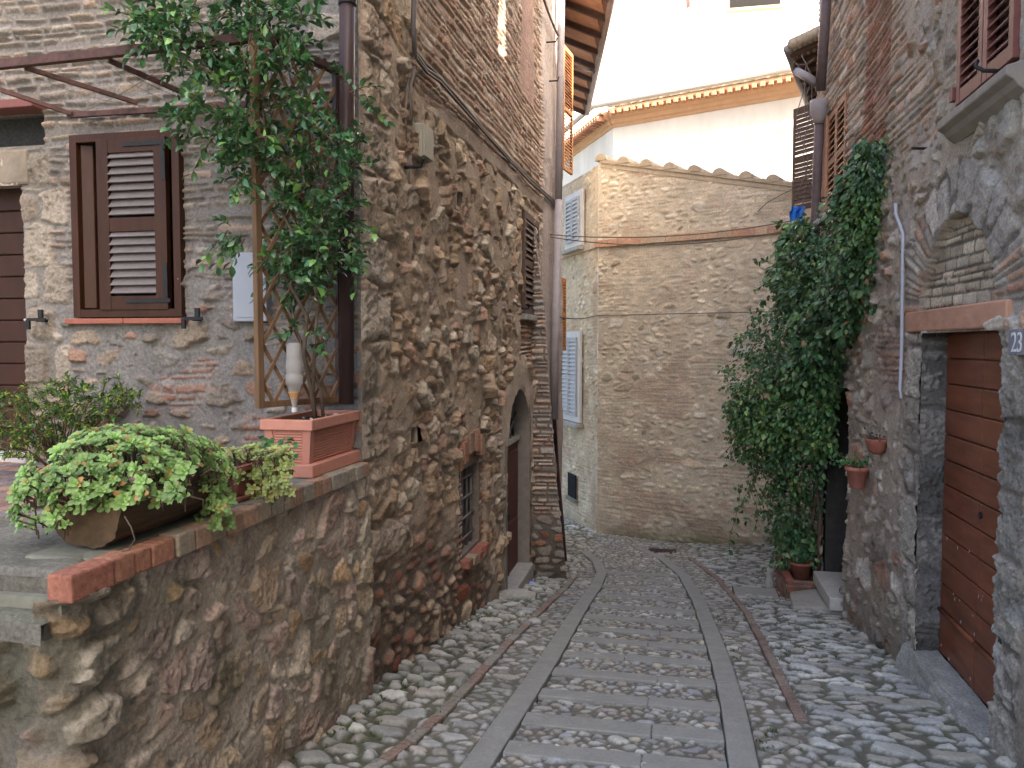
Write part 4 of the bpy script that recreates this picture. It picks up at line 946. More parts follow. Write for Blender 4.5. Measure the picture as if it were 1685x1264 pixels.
# ================================================================== right stone house
RH = thing('stone_house', 'grey stone house with red brown door and bricked arch right of the lane', 'house', (3.5, 6, -2.5))
u1 = axis(3.7, 11.0, .0095, .02); v1 = axis(-3.7, 4.9, .0105); U, V = np.meshgrid(u1, v1); base = gz(XR, U)
r1 = rubble(U, V, 601, (.23, .11), (.36, .2), .3, .010, .018, .030, .07, GREY+[(.44, .28, .20), (.50, .44, .34)], (.42, .36, .295), 2.0, 2.9, .45, fill=.5, wv=.5)
r2 = courses(U, V, 611, .075, .26, .008, .016, .022, .025, GREY+PINK[:4], (.42, .37, .31), .8, 1.3, .5)
r3 = courses(U, V, 621, .055, .24, .006, .012, .020, .015, [(.36, .16, .11), (.40, .20, .14), (.34, .20, .15), (.38, .25, .18)], (.32, .26, .22), .5, 1.0, .5)
r4 = plaster(U, V, 631, (.46, .41, .36), .012)
nz = .25*fbm(U*1.2, V*1.2, 640, 4)
q = mixz(r1, r2, ss(7.0, 7.8, U+nz)*ss(.6, 1.2, V+nz)); q = mixz(q, r2, .9*ss(.12, .3, fbm(U*.9+4, V*1.1, 641, 3))*ss(1.2, 1.8, V))
q = mixz(q, r3, ss(7.3, 7.42, U+.25*nz)*ss(8.45, 8.3, U+.25*nz)*ss(1.55, 1.75, V+nz)*.95)
q = mixz(q, r3, ss(6.55, 6.75, U)*ss(7.6, 7.3, U)*ss(-.6, -.3, V+nz)*ss(.3, .0, V+nz)*.6)
q = mixz(q, (r4[0]+.02+.35*q[0], r4[1]*.7+.3*q[1]), ss(.12, .4, nz+.4*fbm(U*.8, V*.9, 645, 3))*.4)
# big pale blocks near the upper window
bb = rubble(U, V, 650, (.5, .38), None, 0, .012, .04, .035, .05, [(.48, .43, .36), (.42, .37, .31), (.50, .46, .39)], (.34, .30, .25), 2.4, 3, .3)
q = mixz(q, bb, ss(5.2, 4.9, U)*ss(.25, .4, V)*ss(1.45, 1.35, V)*.6)
# door jambs: large dressed, damp-dark blocks
jz = np.floor((V+.03*fbm(U*2, V*2, 661, 2))/.40); jw = 6.56+.12*(H(jz.astype(np.int64), jz.astype(np.int64)*0, 5)-.5)
jb_ = rubble(np.clip(U, 6.22, 6.5)+jz*2.7, V, 662, (.7, .40), None, 0, .006, .025, .018, .015, [(.42, .38, .32), (.47, .43, .36), (.31, .28, .24), (.53, .48, .41)], (.26, .23, .195), 2.8, 4, .06, .1, .04, at=(U, V))
q = mixz(q, jb_, ss(6.18, 6.2, U)*ss(jw+.03, jw-.03, U)*ss(.1, .06, V))
q = mixz(q, jb_, ss(4.45, 4.52, U)*ss(4.84, 4.82, U)*ss(.1, .06, V))
# bricked-up arch over the door
yc, zc, ry, rz = 5.62, .24, .70, .60
pw = 1.7
qa = (np.abs((U-yc)/ry)**pw+np.abs(np.maximum(V-zc, 0)/rz)**pw)**(1/pw)
inf = courses(U, V-.012*U, 671, .064, .22, .006, .008, .010, .005, [(.58, .50, .38), (.53, .45, .34), (.60, .53, .42), (.49, .40, .30)], (.18, .16, .13), .15, .7, .1)
an = np.arctan2((V-zc)/rz, (U-yc)/ry)
vs_ = courses(qa*.62, an*.75, 681, .060, .42, .006, .012, .018, .006, [(.46, .27, .19), (.46, .40, .33), (.48, .31, .22), (.42, .36, .30)], (.33, .30, .26), .2, 1.2, .2)
vs2 = rubble(qa*.62, an*.75, 691, (.7, .17), None, 0, .007, .014, .020, .012, [(.43, .39, .35), (.47, .43, .38), (.40, .365, .325)], (.22, .20, .175), 1.2, 3, .1, .3, .3)
vso = mixz(vs2, vs_, ss(1.0, .8, an)+ss(2.75, 2.85, an))
abv = V > zc-.02
q = mixz(q, (vso[0]+.01, vso[1]), (ss(1.62, 1.56, qa+.12*nz))*abv*ss(1.0, 1.02, qa))
q = mixz(q, (inf[0]-.05, inf[1]), ss(1.02, .99, qa)*abv)
h, c = q[:2]
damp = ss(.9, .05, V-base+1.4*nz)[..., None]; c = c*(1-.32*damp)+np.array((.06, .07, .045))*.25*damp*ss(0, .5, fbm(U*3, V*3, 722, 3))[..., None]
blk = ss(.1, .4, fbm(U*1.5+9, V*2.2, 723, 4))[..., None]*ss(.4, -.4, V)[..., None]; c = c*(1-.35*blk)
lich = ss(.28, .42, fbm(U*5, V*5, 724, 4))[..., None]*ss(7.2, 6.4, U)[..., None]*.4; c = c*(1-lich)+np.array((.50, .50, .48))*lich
h = h+.05*fbm(U*.6, V*.7, 725, 3)*ss(5.0, 6.5, U)
dY0, dY1, dz0, dz1 = 4.80, 6.20, -2.24, .085
door = (U > dY0) & (U < dY1) & (V > -3.2) & (V < dz1)
dark = (U > 8.66) & (U < 9.9) & (V < -.45)
rec = ((U > 4.70) & (U < 5.57) & (V > 1.50) & (V < 2.9)) | ((U > 9.1) & (U < 10.12) & (V > 1.55) & (V < 2.72)); h = np.where(rec, -.04, h)
hole = door | dark
hc = ~(hole[:-1, :-1] & hole[1:, 1:] & hole[1:, :-1] & hole[:-1, 1:])
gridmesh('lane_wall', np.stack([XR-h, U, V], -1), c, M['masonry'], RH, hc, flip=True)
MB().box((XR+.62, -9, -4), (9, 8.3, 6.6)).build('house_body', 'plaster_tan', RH)
yl = lambda x: 5.15-.933*(x-1.78)       # unseen storey cut by an added gap, shaped to throw one sun streak opposite
MB().prism([(XR-.05, -9, 6.61), (9, -9, 6.61), (9, yl(9)-.16, 6.61), (XR-.05, yl(XR-.05)-.16, 6.61)], (0, 0, 2.3)).build('sun_block_floor', 'plaster_tan', RH)
MB().prism([(XR-.05, yl(XR-.05)+.16, 6.61), (9, yl(9)+.16, 6.61), (9, 8.3, 6.61), (XR-.05, 8.3, 6.61)], (0, 0, 2.3)).build('sun_block_floor', 'plaster_tan', RH)
MB().box((XR+.62, 8.31, -4), (9, 10.9, 4.85)).build('house_body', 'plaster_tan', RH)
MB().box((XR-.05, -9, 4.92), (XR+.61, 8.3, 6.6)).build('upper_wall', 'plaster_tan', RH)
MB().box((XR, -9, -4), (XR+.6, 3.71, 4.9)).build('near_wall', 'plaster_grey', RH)
m = MB(); m.box((XR-.0, dY0-.06, -3.2), (XR+.22, dY0, .1)); m.build('door_jamb', 'damp', RH, bevel=.01)
MB().box((XR, dY0, .088), (XR+.22, dY1, .12)).build('door_soffit', 'stone', RH)
U, V = np.meshgrid(axis(XR-.03, XR+.2, .007), axis(-2.6, .095, .009)); jq = rubble(U*0+.2+np.floor(V/.42)*2.7, V, 670, at=(U, V), cell=(.7, .42), mort=.007, bev=.03, depth=.02, warp=.015, pal=[(.20, .19, .175), (.27, .255, .23), (.09, .086, .082), (.30, .28, .255), (.13, .125, .115)], mcol=(.16, .15, .135), rough=2.6, p=4, tilt=.06, jit=.1, jv=.04)
gridmesh('door_jamb', np.stack([U, dY1+.02-jq[0], V], -1), jq[1], M['masonry'], RH)
XDo = XR+.135
dr_ = MB().box((XDo+.025, dY0-.02, dz0), (XDo+.06, dY1+.02, .09)).build('front_door', 'door_red', RH)
m = MB(); ym = (dY0+dY1)/2+.0; nb = 11; bh = (.085-dz0-.33)/nb
for (a, b) in ((dY0+.0, ym-.004), (ym+.004, dY1)):
    m.box((XDo-.003, a, dz0+.005), (XDo+.03, b, dz0+.30))
    for k in range(nb): m.box((XDo, a, dz0+.333+bh*k), (XDo+.03, b, dz0+.333+bh*(k+1)-.010))
m.build('door_board', 'door_red', dr_, bevel=.006)
m = MB()
for (a, b) in ((dY0, ym-.004), (ym+.004, dY1)): m.tube([(XDo-.004, a, dz0+.315), (XDo-.004, b, dz0+.315)], .017, 8)
m.build('drip_rail', 'door_red', dr_, True)
kp = onx(1612, 848, XDo-.01); m = MB(); m.tube([(XDo-.012, kp[1], kp[2]), (XDo+.01, kp[1], kp[2])], .022, 12); m.build('keyhole', 'black_iron', dr_)
# chips of bare wood low on the door
for _ in range(22):
    y_ = random.uniform(dY0+.05, dY1-.05); z_ = dz0+random.choice([.02, .05, .36, .48, .62, .84])+random.random()*.05; s_ = random.uniform(.004, .012); m = MB()
    m.prism([(XDo-.0035, y_-s_, z_), (XDo-.0035, y_+s_*.3, z_-s_*1.5), (XDo-.0035, y_+s_, z_+s_*.4), (XDo-.0035, y_, z_+s_)], (-.0012, 0, 0)); m.build('paint_chip', 'stone_pale', dr_)
lt = MB().box((XR-.045, 4.70, .092), (XR+.2, 6.60, .245)); lt.build('door_lintel', 'lintel', RH, bevel=.012)
us_, vs_2 = np.meshgrid(axis(4.72, 6.42, .015), axis(0, 1, .03))
# threshold slab: worn, sloping to the lane
pf = [(XR+.13, dz0), (XR-.02, dz0-.015), (XR-.05, dz0-.035), (XR-.09, dz0-.15), (XR-.16, dz0-.46)]
Pg = np.zeros((len(pf)*8, 120, 3)); yv = np.linspace(4.72, 6.40, 120)
tt = np.linspace(0, len(pf)-1, len(pf)*8); px_ = np.interp(tt, range(len(pf)), [p[0] for p in pf]); pz_ = np.interp(tt, range(len(pf)), [p[1] for p in pf])
a, b = np.meshgrid(yv, tt); nn_ = fbm(a*6, b*2, 731, 4)
Pg = np.stack([px_[:, None]-.02*nn_, a, pz_[:, None]+.012*nn_], -1)
cc = np.array((.36, .36, .33))*(1+.2*nn_)[..., None]; g = ss(.0, .5, fbm(a*4, b*1.2, 733, 3))[..., None]*.4*ss(.5, 2, b)[..., None]; cc = cc*(1-g)+np.array((.17, .20, .11))*g
gridmesh('door_step', Pg, cc, M['masonry'], RH)
MB().box((XR-.04, 4.73, dz0-.5), (XR+.15, 6.39, dz0-.05)).build('step_core', 'stone', RH)
# upper window with closed shutters
louvre(RH, (XR+.0, 5.14, 1.515), (0, .43, 0), (0, 0, 1.3), (-1, 0, 0), 'shutter_red', .065, .085, False, .05, .06)
louvre(RH, (XR+.0, 4.70, 1.515), (0, .43, 0), (0, 0, 1.3), (-1, 0, 0), 'shutter_red', .065, .085, False, .05, .06)
m = MB(); m.box((XR-.035, 5.575, 1.5), (XR+.05, 5.62, 2.85)); m.box((XR-.06, 5.60, 1.56), (XR-.02, 5.66, 1.64)); m.build('window_frame', 'shutter_red', RH)
m = MB(); m.prism([(XR+.05, 5.66, 1.485), (XR-.13, 5.66, 1.435), (XR-.13, 5.66, 1.385), (XR-.09, 5.66, 1.36), (XR-.07, 5.66, 1.33), (XR-.02, 5.66, 1.29), (XR+.05, 5.66, 1.29)], (0, -1.1, 0)); m.build('window_sill', 'plaster_grey', RH, bevel=.008)
m = MB(); m.tube([(XR-.06, 4.78, 1.47), (XR-.16, 4.78, 1.48), (XR-.195, 4.80, 1.51), (XR-.175, 4.83, 1.55)], .011, 7); m.build('shutter_stay', 'black_iron', RH, True)
m = MB(); m.tube([(XR, 6.28, 1.415), (XR-.13, 6.20, 1.405)], .010, 6); m.build('iron_pin', 'black_iron', RH, True)
# second window, farther along
louvre(RH, (XR+.02, 9.62, 1.56), (0, .5, 0), (0, 0, 1.14), (-1, 0, 0), 'shutter_tan', .06, .07, True, .045, .075)
louvre(RH, (XR+.02, 9.11, 1.56), (0, .5, 0), (0, 0, 1.14), (-1, 0, 0), 'shutter_tan', .06, .07, True, .045, .075)
MB().box((XR-.14, 9.0, 1.44), (XR+.05, 10.3, 1.50)).build('window_sill', 'stone_pale', RH, bevel=.008)
MB().box((XR-.04, 10.13, 1.5), (XR+.02, 10.3, 2.75)).build('window_surround', 'lintel', RH)
# dark doorway behind the vine
MB().box((XR+.5, 8.3, -3.4), (XR+.53, 10.2, -.3)).build('passage_back', 'damp', RH)  # recess back and jambs coloured near black, for the dark interior
m = MB(); m.box((XR-.0, 9.88, -3.4), (XR+.5, 9.95, -.4)); m.box((XR, 8.60, -3.4), (XR+.5, 8.665, -.4)); m.build('door_jamb', 'damp', RH)
# drainpipe and hopper on the far edge
ph = [tuple(onx(a_, b_, XR-.10)) for a_, b_ in ((1362, -40), (1356, 60), (1350, 150))]
MB().tube(ph, .058, 12).build('drainpipe', 'pipe_copper', RH, True)
bq_ = onx(1349, 160, XR-.10); m = MB(); m.lathe((bq_[0], bq_[1], bq_[2]-.20), [(.055, -.12), (.075, -.06), (.11, .02), (.115, .10), (.115, .16)], 16); m.build('hopper', 'pipe_grey', RH, True)
MB().tube([(bq_[0], bq_[1], bq_[2]-.25), tuple(onx(1344, 300, XR-.09)), tuple(onx(1340, 420, XR-.09)), tuple(onx(1340, 480, XR-.09))], .055, 12).build('drainpipe', 'pipe_copper', RH, True)
m = MB()
m.tube([onx(1312, 118, XR-.34), onx(1330, 128, XR-.25), onx(1346, 140, XR-.12)], .05, 10); m.build('drainpipe', 'pipe_grey', RH, True)
# the conduit
cablemesh('conduit', [tuple(onx(a_, b_, XR-.07)) for a_, b_ in ((1474, 335), (1474, 352), (1480, 368), (1486, 385), (1485, 470), (1484, 560), (1481, 640), (1483, 656))], .0125, 'conduit', 'pale grey conduit running down the right wall between vine and door', 'pipe', 8)
m = MB()
for v_ in (400, 448, 500, 545, 590, 625):
    p_ = onx(1485, v_, XR-.07); m.tube([(p_[0], p_[1], p_[2]-.012), (p_[0], p_[1], p_[2]+.012)], .022, 8)
# number plate
NP = thing('number_plate', 'grey marble house number plate reading 23 beside the red brown door', 'sign', (XR-.05, 4.62, .0))
pa, pb = onx(1665, 545, XR-.06), onx(1685, 585, XR-.06)
MB().box((XR-.075, 4.46, pb[2]-.0), (XR-.03, pa[1], pa[2]+.01)).build('plate', 'plate', NP, bevel=.004)
fc = bpy.data.curves.new('digits', 'FONT'); fc.body = '23'; fc.size = .145; fc.extrude = .0015; fc.align_x = 'LEFT'; fc.space_character = .95
fo = bpy.data.objects.new('digits_curve', fc); COL.objects.link(fo); bpy.context.view_layer.update()
me = bpy.data.meshes.new_from_object(fo.evaluated_get(bpy.context.evaluated_depsgraph_get())); bpy.data.objects.remove(fo); bpy.data.curves.remove(fc)
me.materials.clear(); fo = link('house_digits', me, M['digits'], NP)
fo.location = Vector((XR-.0765, onx(1669, 565, XR-.06)[1], (pa[2]+pb[2])/2-.045))-Vector(NP.location); fo.rotation_euler = (math.pi/2, 0, -math.pi/2)
# open shutter, its window and the blue cloth
sp0 = ony(1345, 340, 11.25); sp1 = ony(1303, 340, 11.6); zt_ = ony(1308, 181, 11.6)[2]
sv = np.array([sp1[0]-sp0[0], sp1[1]-sp0[1], 0])
# lower right house
RL2 = thing('rear_house', 'lower house with a dark tiled eave and open shutter behind the vine', 'house', (2.3, 12.5, -3))
d2 = np.array([.27, 1.0]); d2 /= np.linalg.norm(d2)
t_ = axis(0, 7, .04); z_ = axis(-4, 4.5, .03); TT, ZZ = np.meshgrid(t_, z_); q = rubble(TT, ZZ, 741, (.3, .13), None, 0, .01, .03, .03, .04, FAR, (.42, .36, .27), 1, 2.5, .3)
gridmesh('lane_wall', np.stack([XR+.02+TT*d2[0]-q[0]*d2[1], 11.02+TT*d2[1]+q[0]*d2[0], ZZ], -1), q[1], M['masonry'], RL2, flip=True)
MB().prism([(XR+.5, 11.3, -4), (XR+.5+5*d2[0], 11.3+6*d2[1], -4), (8, 17, -4), (8, 11.3, -4)], (0, 0, 8.1)).build('house_body', 'plaster_tan', RL2)
MB().box((2.85, 10.95, 4.0), (6, 15, 8.6)).build('sun_block_floor', 'plaster_tan', RL2)  # unseen mass added behind the eave to keep sun off the far wall
sh = louvre(RL2, (sp0[0], sp0[1], sp0[2]), sv, (0, 0, zt_-sp0[2]), (sv[1], -sv[0], 0) if sv[0] < 0 and False else (-.2, -1, 0), 'shutter_umber', .045, .07, True, .035, .06)
ea, eb, ec = ony(1299, 84, 11.2), onz(1341, 190, ony(1299, 84, 11.2)[2]-.02), ony(1358, 57, 11.1)
ec2 = np.array([eb[0]+.75, eb[1]-.1, ec[2]+.05])
m = MB(); m.hexa([ea, ec, ec2, eb, ea+[0, 0, .06], ec+[0, 0, .06], ec2+[0, 0, .06], eb+[0, 0, .06]]); e_ = m.build('eave', 'eave_dark', RL2)
for k in range(9):
    t = (k+.3)/9; MB().bar(ea+(eb-ea)*t+[0, 0, -.03], ec+(ec2-ec)*t+[0, 0, -.03], .07, .06).build('rafter', 'rafter', e_)
m = MB(); 
for k in range(7):
    t = (k+.5)/7; m.tube([ea+(ec-ea)*t+[0, -.06, .07], eb+(ec2-eb)*t+[0, 0, .1]], .07, 8)
m.build('roof_tile', 'tile_old', e_, True)
MB().tube([ea+[-.03, -.03, .02], (ea+eb)/2+[-.03, 0, .01], eb+[-.03, 0, 0]], .055, 10).build('gutter', 'pipe_grey', RL2, True)
def clothp(u_, v_, Y): return ony(u_, v_, Y)
n1, n2 = 14, 16; P = np.zeros((n2, n1, 3))
for j in range(n2):
    for i in range(n1):
        a = i/(n1-1); b = j/(n2-1); u_ = 1298+(4 if b < .15 else 0)+a*(24-6*b)+3*b; v_ = 340+b*44-6*a*b; P[j, i] = clothp(u_, v_, 11.4+.06*math.sin(a*11+b*2)+.05*math.sin(a*5))
o = gridmesh('blue_cloth', P, np.zeros((n2, n1, 3)), M['blue'])
so_ = o.modifiers.new('thick', 'SOLIDIFY'); so_.thickness = .006
grp(o, 'bright blue cloth hanging under the open shutter above the vine', 'cloth')
for k, (u0, v0, u1_, v1_, Y) in enumerate(((1326, 100, 1336, 395, 11), (1318, 140, 1322, 330, 11), (1334, 110, 1330, 400, 10.9), (1322, 90, 1344, 250, 11), (1308, 108, 1340, 96, 11))):
    a, b = ony(u0, v0, Y), ony(u1_, v1_, Y); pts_ = [a+(b-a)*t+np.array([.07*math.sin(t*9+k*2), .03, .03*math.sin(t*14+k)]) for t in np.linspace(0, 1, 14)]
    cablemesh('dry_stem', pts_, .006, 'cable_grey', ['long dry vine stem hanging past the open shutter', 'short dry stem left of the shutter edge', 'dry stem twisted against the drainpipe', 'dry stem crossing from eave to drainpipe', 'dry stem looping just under the dark eave'][k], 'stem', 5, 'dry vine stems by the drainpipe')
# ---- vine
VN = thing('wall_vine', 'large dark green leafy vine climbing the right wall from a brick planter', 'vine', (1.5, 10.1, -2.9))
cl = [(1438, 285, 7.6, .20, .42, .30, 1), (1425, 340, 7.8, .20, .45, .36, 1), (1400, 400, 8.1, .24, .5, .42, 1), (1420, 440, 7.9, .18, .4, .4, .9), (1395, 480, 8.4, .25, .45, .42, 1), (1335, 430, 9.7, .22, .4, .36, .9), (1310, 400, 10.4, .16, .3, .25, .6), (1300, 460, 10.2, .22, .4, .4, .9),
      (1335, 510, 9.5, .32, .45, .48, 1.2), (1285, 570, 9.9, .46, .5, .48, 1.5), (1345, 600, 9.3, .36, .45, .5, 1.3), (1262, 640, 10, .44, .45, .44, 1.4), (1310, 680, 9.8, .48, .5, .5, 1.5), (1360, 680, 9.4, .28, .4, .5, 1.1), (1248, 715, 10.2, .34, .4, .36, 1.1), (1315, 770, 10, .38, .4, .44, 1.0), (1300, 840, 10.2, .25, .35, .38, .65), (1315, 900, 10.2, .26, .3, .26, .5), (1225, 690, 10.2, .18, .3, .3, .5), (1370, 540, 8.9, .25, .4, .35, .9)]
P = []; D = []
for (u_, v_, Y, a, b, c_, wt) in cl:
    ctr = ony(u_, v_, Y); n = int(1450*wt)
    d = rng.normal(0, 1, (n, 3)); d /= np.linalg.norm(d, axis=1)[:, None]
    lump = 1+.32*np.sin(d[:, 0]*5+u_)*np.sin(d[:, 2]*6+v_)+.12*np.sin(d[:, 1]*11+Y*9)
    gap_ = fbm(d[:, 0]*2.1+u_, d[:, 2]*2.1+d[:, 1]*1.3, 929, 3); d = d[gap_ > -.5]; n = len(d); lump = lump[gap_ > -.5]
    k = np.where(rng.random(n) < .75, rng.uniform(.82, 1.1, n), rng.uniform(.35, .85, n))*lump
    p = ctr+d*np.array([a, b, c_])*k[:, None]; ok = (p[:, 0] < XR-.03); p = p[ok]; d = d[ok]
    P.append(p); D.append(d*[.8, .6, .4]+[0, -.1, -.75]+rng.normal(0, .35, p.shape))
# loose trailing strands
T = MB()
for k in range(46):
    u_ = random.choice([random.uniform(1205, 1300), random.uniform(1225, 1290), random.uniform(1270, 1330)]); v_ = random.uniform(640, 800) if u_ < 1300 else random.uniform(780, 880)
    a = ony(u_, v_, random.uniform(9.8, 10.4)); ln = random.uniform(.3, 1.0); pts_ = [a+np.array([.06*math.sin(t*5+k), .04*math.cos(t*4+k), -ln*t]) for t in np.linspace(0, 1, 8)]
    T.tube(pts_, [.004]*7+[.0015], 4)
    n = int(ln*34); t = rng.random(n); idx = np.clip((t*7).astype(int), 0, 6); pp = np.array(pts_)[idx]+rng.normal(0, .022, (n, 3)); P.append(pp); D.append(rng.normal(0, .5, (n, 3))+[0, 0, -.8])
for k in range(60):   # whippy shoots outside the outline
    c_ = random.choice(cl); ctr = ony(c_[0], c_[1], c_[2]); d = rng.normal(0, 1, 3); d[0] = -abs(d[0]); d /= np.linalg.norm(d)
    a = ctr+d*np.array(c_[3:6])*.9; pts_ = [a+d*t*.28+np.array([0, 0, .05*t-.14*t*t]) for t in np.linspace(0, 1, 6)]; T.tube(pts_, [.004]*5+[.0015], 4)
    n = 11; t = rng.random(n); idx = np.clip((t*6).astype(int), 0, 5); P.append(np.array(pts_)[idx]+rng.normal(0, .015, (n, 3))); D.append(rng.normal(0, .6, (n, 3))+d*.5+[0, 0, -.4])
for st_ in ([(1335, 985, 10.2), (1330, 900, 10.1), (1345, 800, 9.9), (1350, 700, 9.7), (1360, 600, 9.4), (1380, 500, 8.8), (1410, 380, 8.1), (1440, 280, 7.6)], [(1325, 985, 10.2), (1315, 850, 10.2), (1300, 700, 10.1), (1310, 560, 10), (1320, 450, 9.9), (1330, 380, 10.3)], [(1345, 985, 10.1), (1350, 850, 9.9), (1330, 720, 9.9), (1280, 640, 10)]):
    pp = [ony(*s_) for s_ in st_]; T.tube(pp, [.03*(1-.75*i/len(pp)) for i in range(len(pp))], 7)
T.build('stem', 'stem', VN, True)
P = np.concatenate(P); D = np.concatenate(D); n = len(P); N_ = rng.normal(0, .65, (n, 3))+np.array([-.45, -.35, .75]); L_ = rng.uniform(.042, .078, n)
gv = greens(n, (.056, .135, .054), .55, (.15, .25, .09), .16)
cn = fbm(P[:, 1]*2.6+P[:, 0]*2, P[:, 2]*2.6, 909, 3)[:, None]; gv = gv*(1+.55*cn)*np.where(cn > .25, np.array([[1.25, 1.12, .9]]), 1.0)
od = rng.random(n) < .025; gv[od] = np.array((.22, .14, .06))*rng.uniform(.6, 1.3, (od.sum(), 1))
L_ = L_*(1+.5*fbm(P[:, 1]*1.9, P[:, 2]*1.9+P[:, 0], 919, 2))
leaf_mesh('foliage', P, D, N_, L_, L_*rng.uniform(.45, .72, n), gv, M['vine'], VN, 'oval')
# brick planter, steps at the dark doorway
bx0 = ong(1284, 975)
BP = thing('brick_planter', 'low brick planter box holding the vine roots beside grey steps', 'planter', (1.55, 10.2, -3.1))
gb = gtop(1.5, 10.2); zp = gb+.34
U, V = np.meshgrid(axis(1.33, XR, .012), axis(gb-.3, zp, .012)); q = courses(U, V, 761, .07, .24, .006, .012, .014, .006, RED[:4], (.25, .22, .19), .2, 1, .3)
gridmesh('planter_front', np.stack([U, 9.72-q[0], V], -1), q[1]*.8, M['masonry'], BP)
U, V = np.meshgrid(axis(9.72, 10.75, .012), axis(gb-.4, zp, .012)); q = courses(U, V, 765, .07, .24, .006, .012, .014, .006, RED[:4], (.25, .22, .19), .2, 1, .3)
gridmesh('planter_side', np.stack([1.33-q[0], U, V], -1), q[1]*.9, M['masonry'], BP, flip=True)
MB().box((1.34, 9.735, zp-.08), (XR, 10.75, zp-.04)).build('soil', 'soil', BP)
MB().box((1.31, 9.70, zp-.02), (1.40, 10.76, zp+.02)).build('planter_rim', 'terracotta_old', BP, bevel=.008)
FP = thing('terracotta_pot', 'dark terracotta pot standing in the brick planter under the vine', 'pot', (1.5, 10.05, zp)); pp = ony(1318, 925, 10.0)
m = MB(); m.lathe((pp[0], pp[1], zp-.04), [(.10, 0), (.135, .16), (.15, .165), (.15, .20), (.13, .20), (.12, .15)], 20); m.build('pot_body', 'terracotta_old', FP, True)
m = MB(); m.lathe((pp[0], pp[1], zp+.115), [(.12, -.01), (.125, 0)], 16); m.build('soil', 'soil', FP)
# steps
q0 = ong(1312, 978)
m = MB(); m.hexa([(1.30, 9.0, gtop(1.3, 9)-.1), (XR+.1, 8.72, gtop(1.8, 8.7)-.1), (XR+.1, 9.70, gtop(1.8, 9.7)-.1), (1.36, 9.70, gtop(1.3, 9.7)-.1),
                  (1.30, 9.0, gtop(1.3, 9)+.05), (XR+.1, 8.72, gtop(1.8, 8.7)+.10), (XR+.1, 9.70, gtop(1.8, 9.7)+.22), (1.36, 9.70, gtop(1.3, 9.7)+.12)])
st3 = m.build('stone_step', 'stone', None, bevel=.02); grp(st3, 'sloping grey slab step in front of the dark doorway by the vine', 'step')
m = MB(); m.box((XR-.16, 8.70, -2.80), (XR+.3, 9.72, -2.66)); grp(m.build('stone_step', 'stone_pale', None, bevel=.012), 'pale narrow threshold slab above the sloping grey step', 'step')
m = MB(); m.lathe((1.27, 10.9, gtop(1.27, 10.9)), [(.05, 0), (.06, .02), (.045, .15), (.07, .24), (.05, .30)], 8); grp(m.build('spout_stone', 'stone_pale'), 'short pale guard stone at the back of the brick planter', 'stone')
# wall pots
def wallpot(u_, v_, wpx, Y, lab, dk, plant):
    c_ = ony(u_, v_, Y); r_ = wpx/1300*Y/2; t = thing('wall_pot', lab, 'pot', (c_[0], c_[1], c_[2]), 'terracotta pots hung on the right wall')
    m = MB(); m.lathe((c_[0], c_[1], c_[2]), [(r_*.45, -r_*1.95), (r_*.62, -r_*1.85), (r_*.92, -.35*r_), (r_*1.05, -.34*r_), (r_*1.08, 0), (r_*.95, 0), (r_*.9, -.2*r_)] if not dk else [(r_*.35, -r_*1.45), (r_*.75, -r_*1.15), (r_*.97, -.4*r_), (r_*1.04, -.2*r_), (r_*1.06, 0), (r_*.95, 0), (r_*.9, -.2*r_)], 24)
    m.build('pot_body', 'terracotta_old' if dk else 'terracotta_pot', t, True)
    m = MB(); m.lathe((c_[0], c_[1], c_[2]-.12*r_), [(r_*.9, -.02), (r_*.92, 0)], 16); m.build('soil', 'soil', t)
    m = MB(); m.tube([(c_[0]-r_, c_[1], c_[2]-.1*r_), (c_[0], c_[1]-r_*1.08, c_[2]-.1*r_), (c_[0]+r_, c_[1], c_[2]-.1*r_), (XR, c_[1], c_[2]-.1*r_)], .006, 5); m.build('pot_ring', 'black_iron', t)
    n = plant; pq = c_+np.c_[rng.normal(-.3*r_, .75*r_, n), rng.normal(0, .5*r_, n), np.abs(rng.normal(0, .45*r_, n))]
    pl = thing('pot_plant', 'small fresh green plant growing in the '+('darker round' if dk else 'paler')+' wall pot', 'plant', (c_[0], c_[1], c_[2]), 'plants in the wall pots')
    leaf_mesh('foliage', pq, rng.normal(0, .6, (n, 3))+[-.3, 0, .3], rng.normal(0, .4, (n, 3))+[0, -.3, 1], np.full(n, .042 if not dk else .03), np.full(n, .03 if not dk else .02), greens(n, (.07, .2, .06) if not dk else (.06, .08, .05), .35), M['shrub'], pl)
    m = MB()
    for k in range(min(n, 16)): m.tube([pq[k], (c_[0], c_[1], c_[2]-.15*r_)], .002, 4)
    m.build('stem', 'stem', pl)
wallpot(1443, 722, 33, 7.15, 'dark round terracotta pot hung on the right wall, higher of the two', True, 26)
wallpot(1411, 768, 35, 7.75, 'paler tapered terracotta pot with bright green plant on the right wall', False, 70)
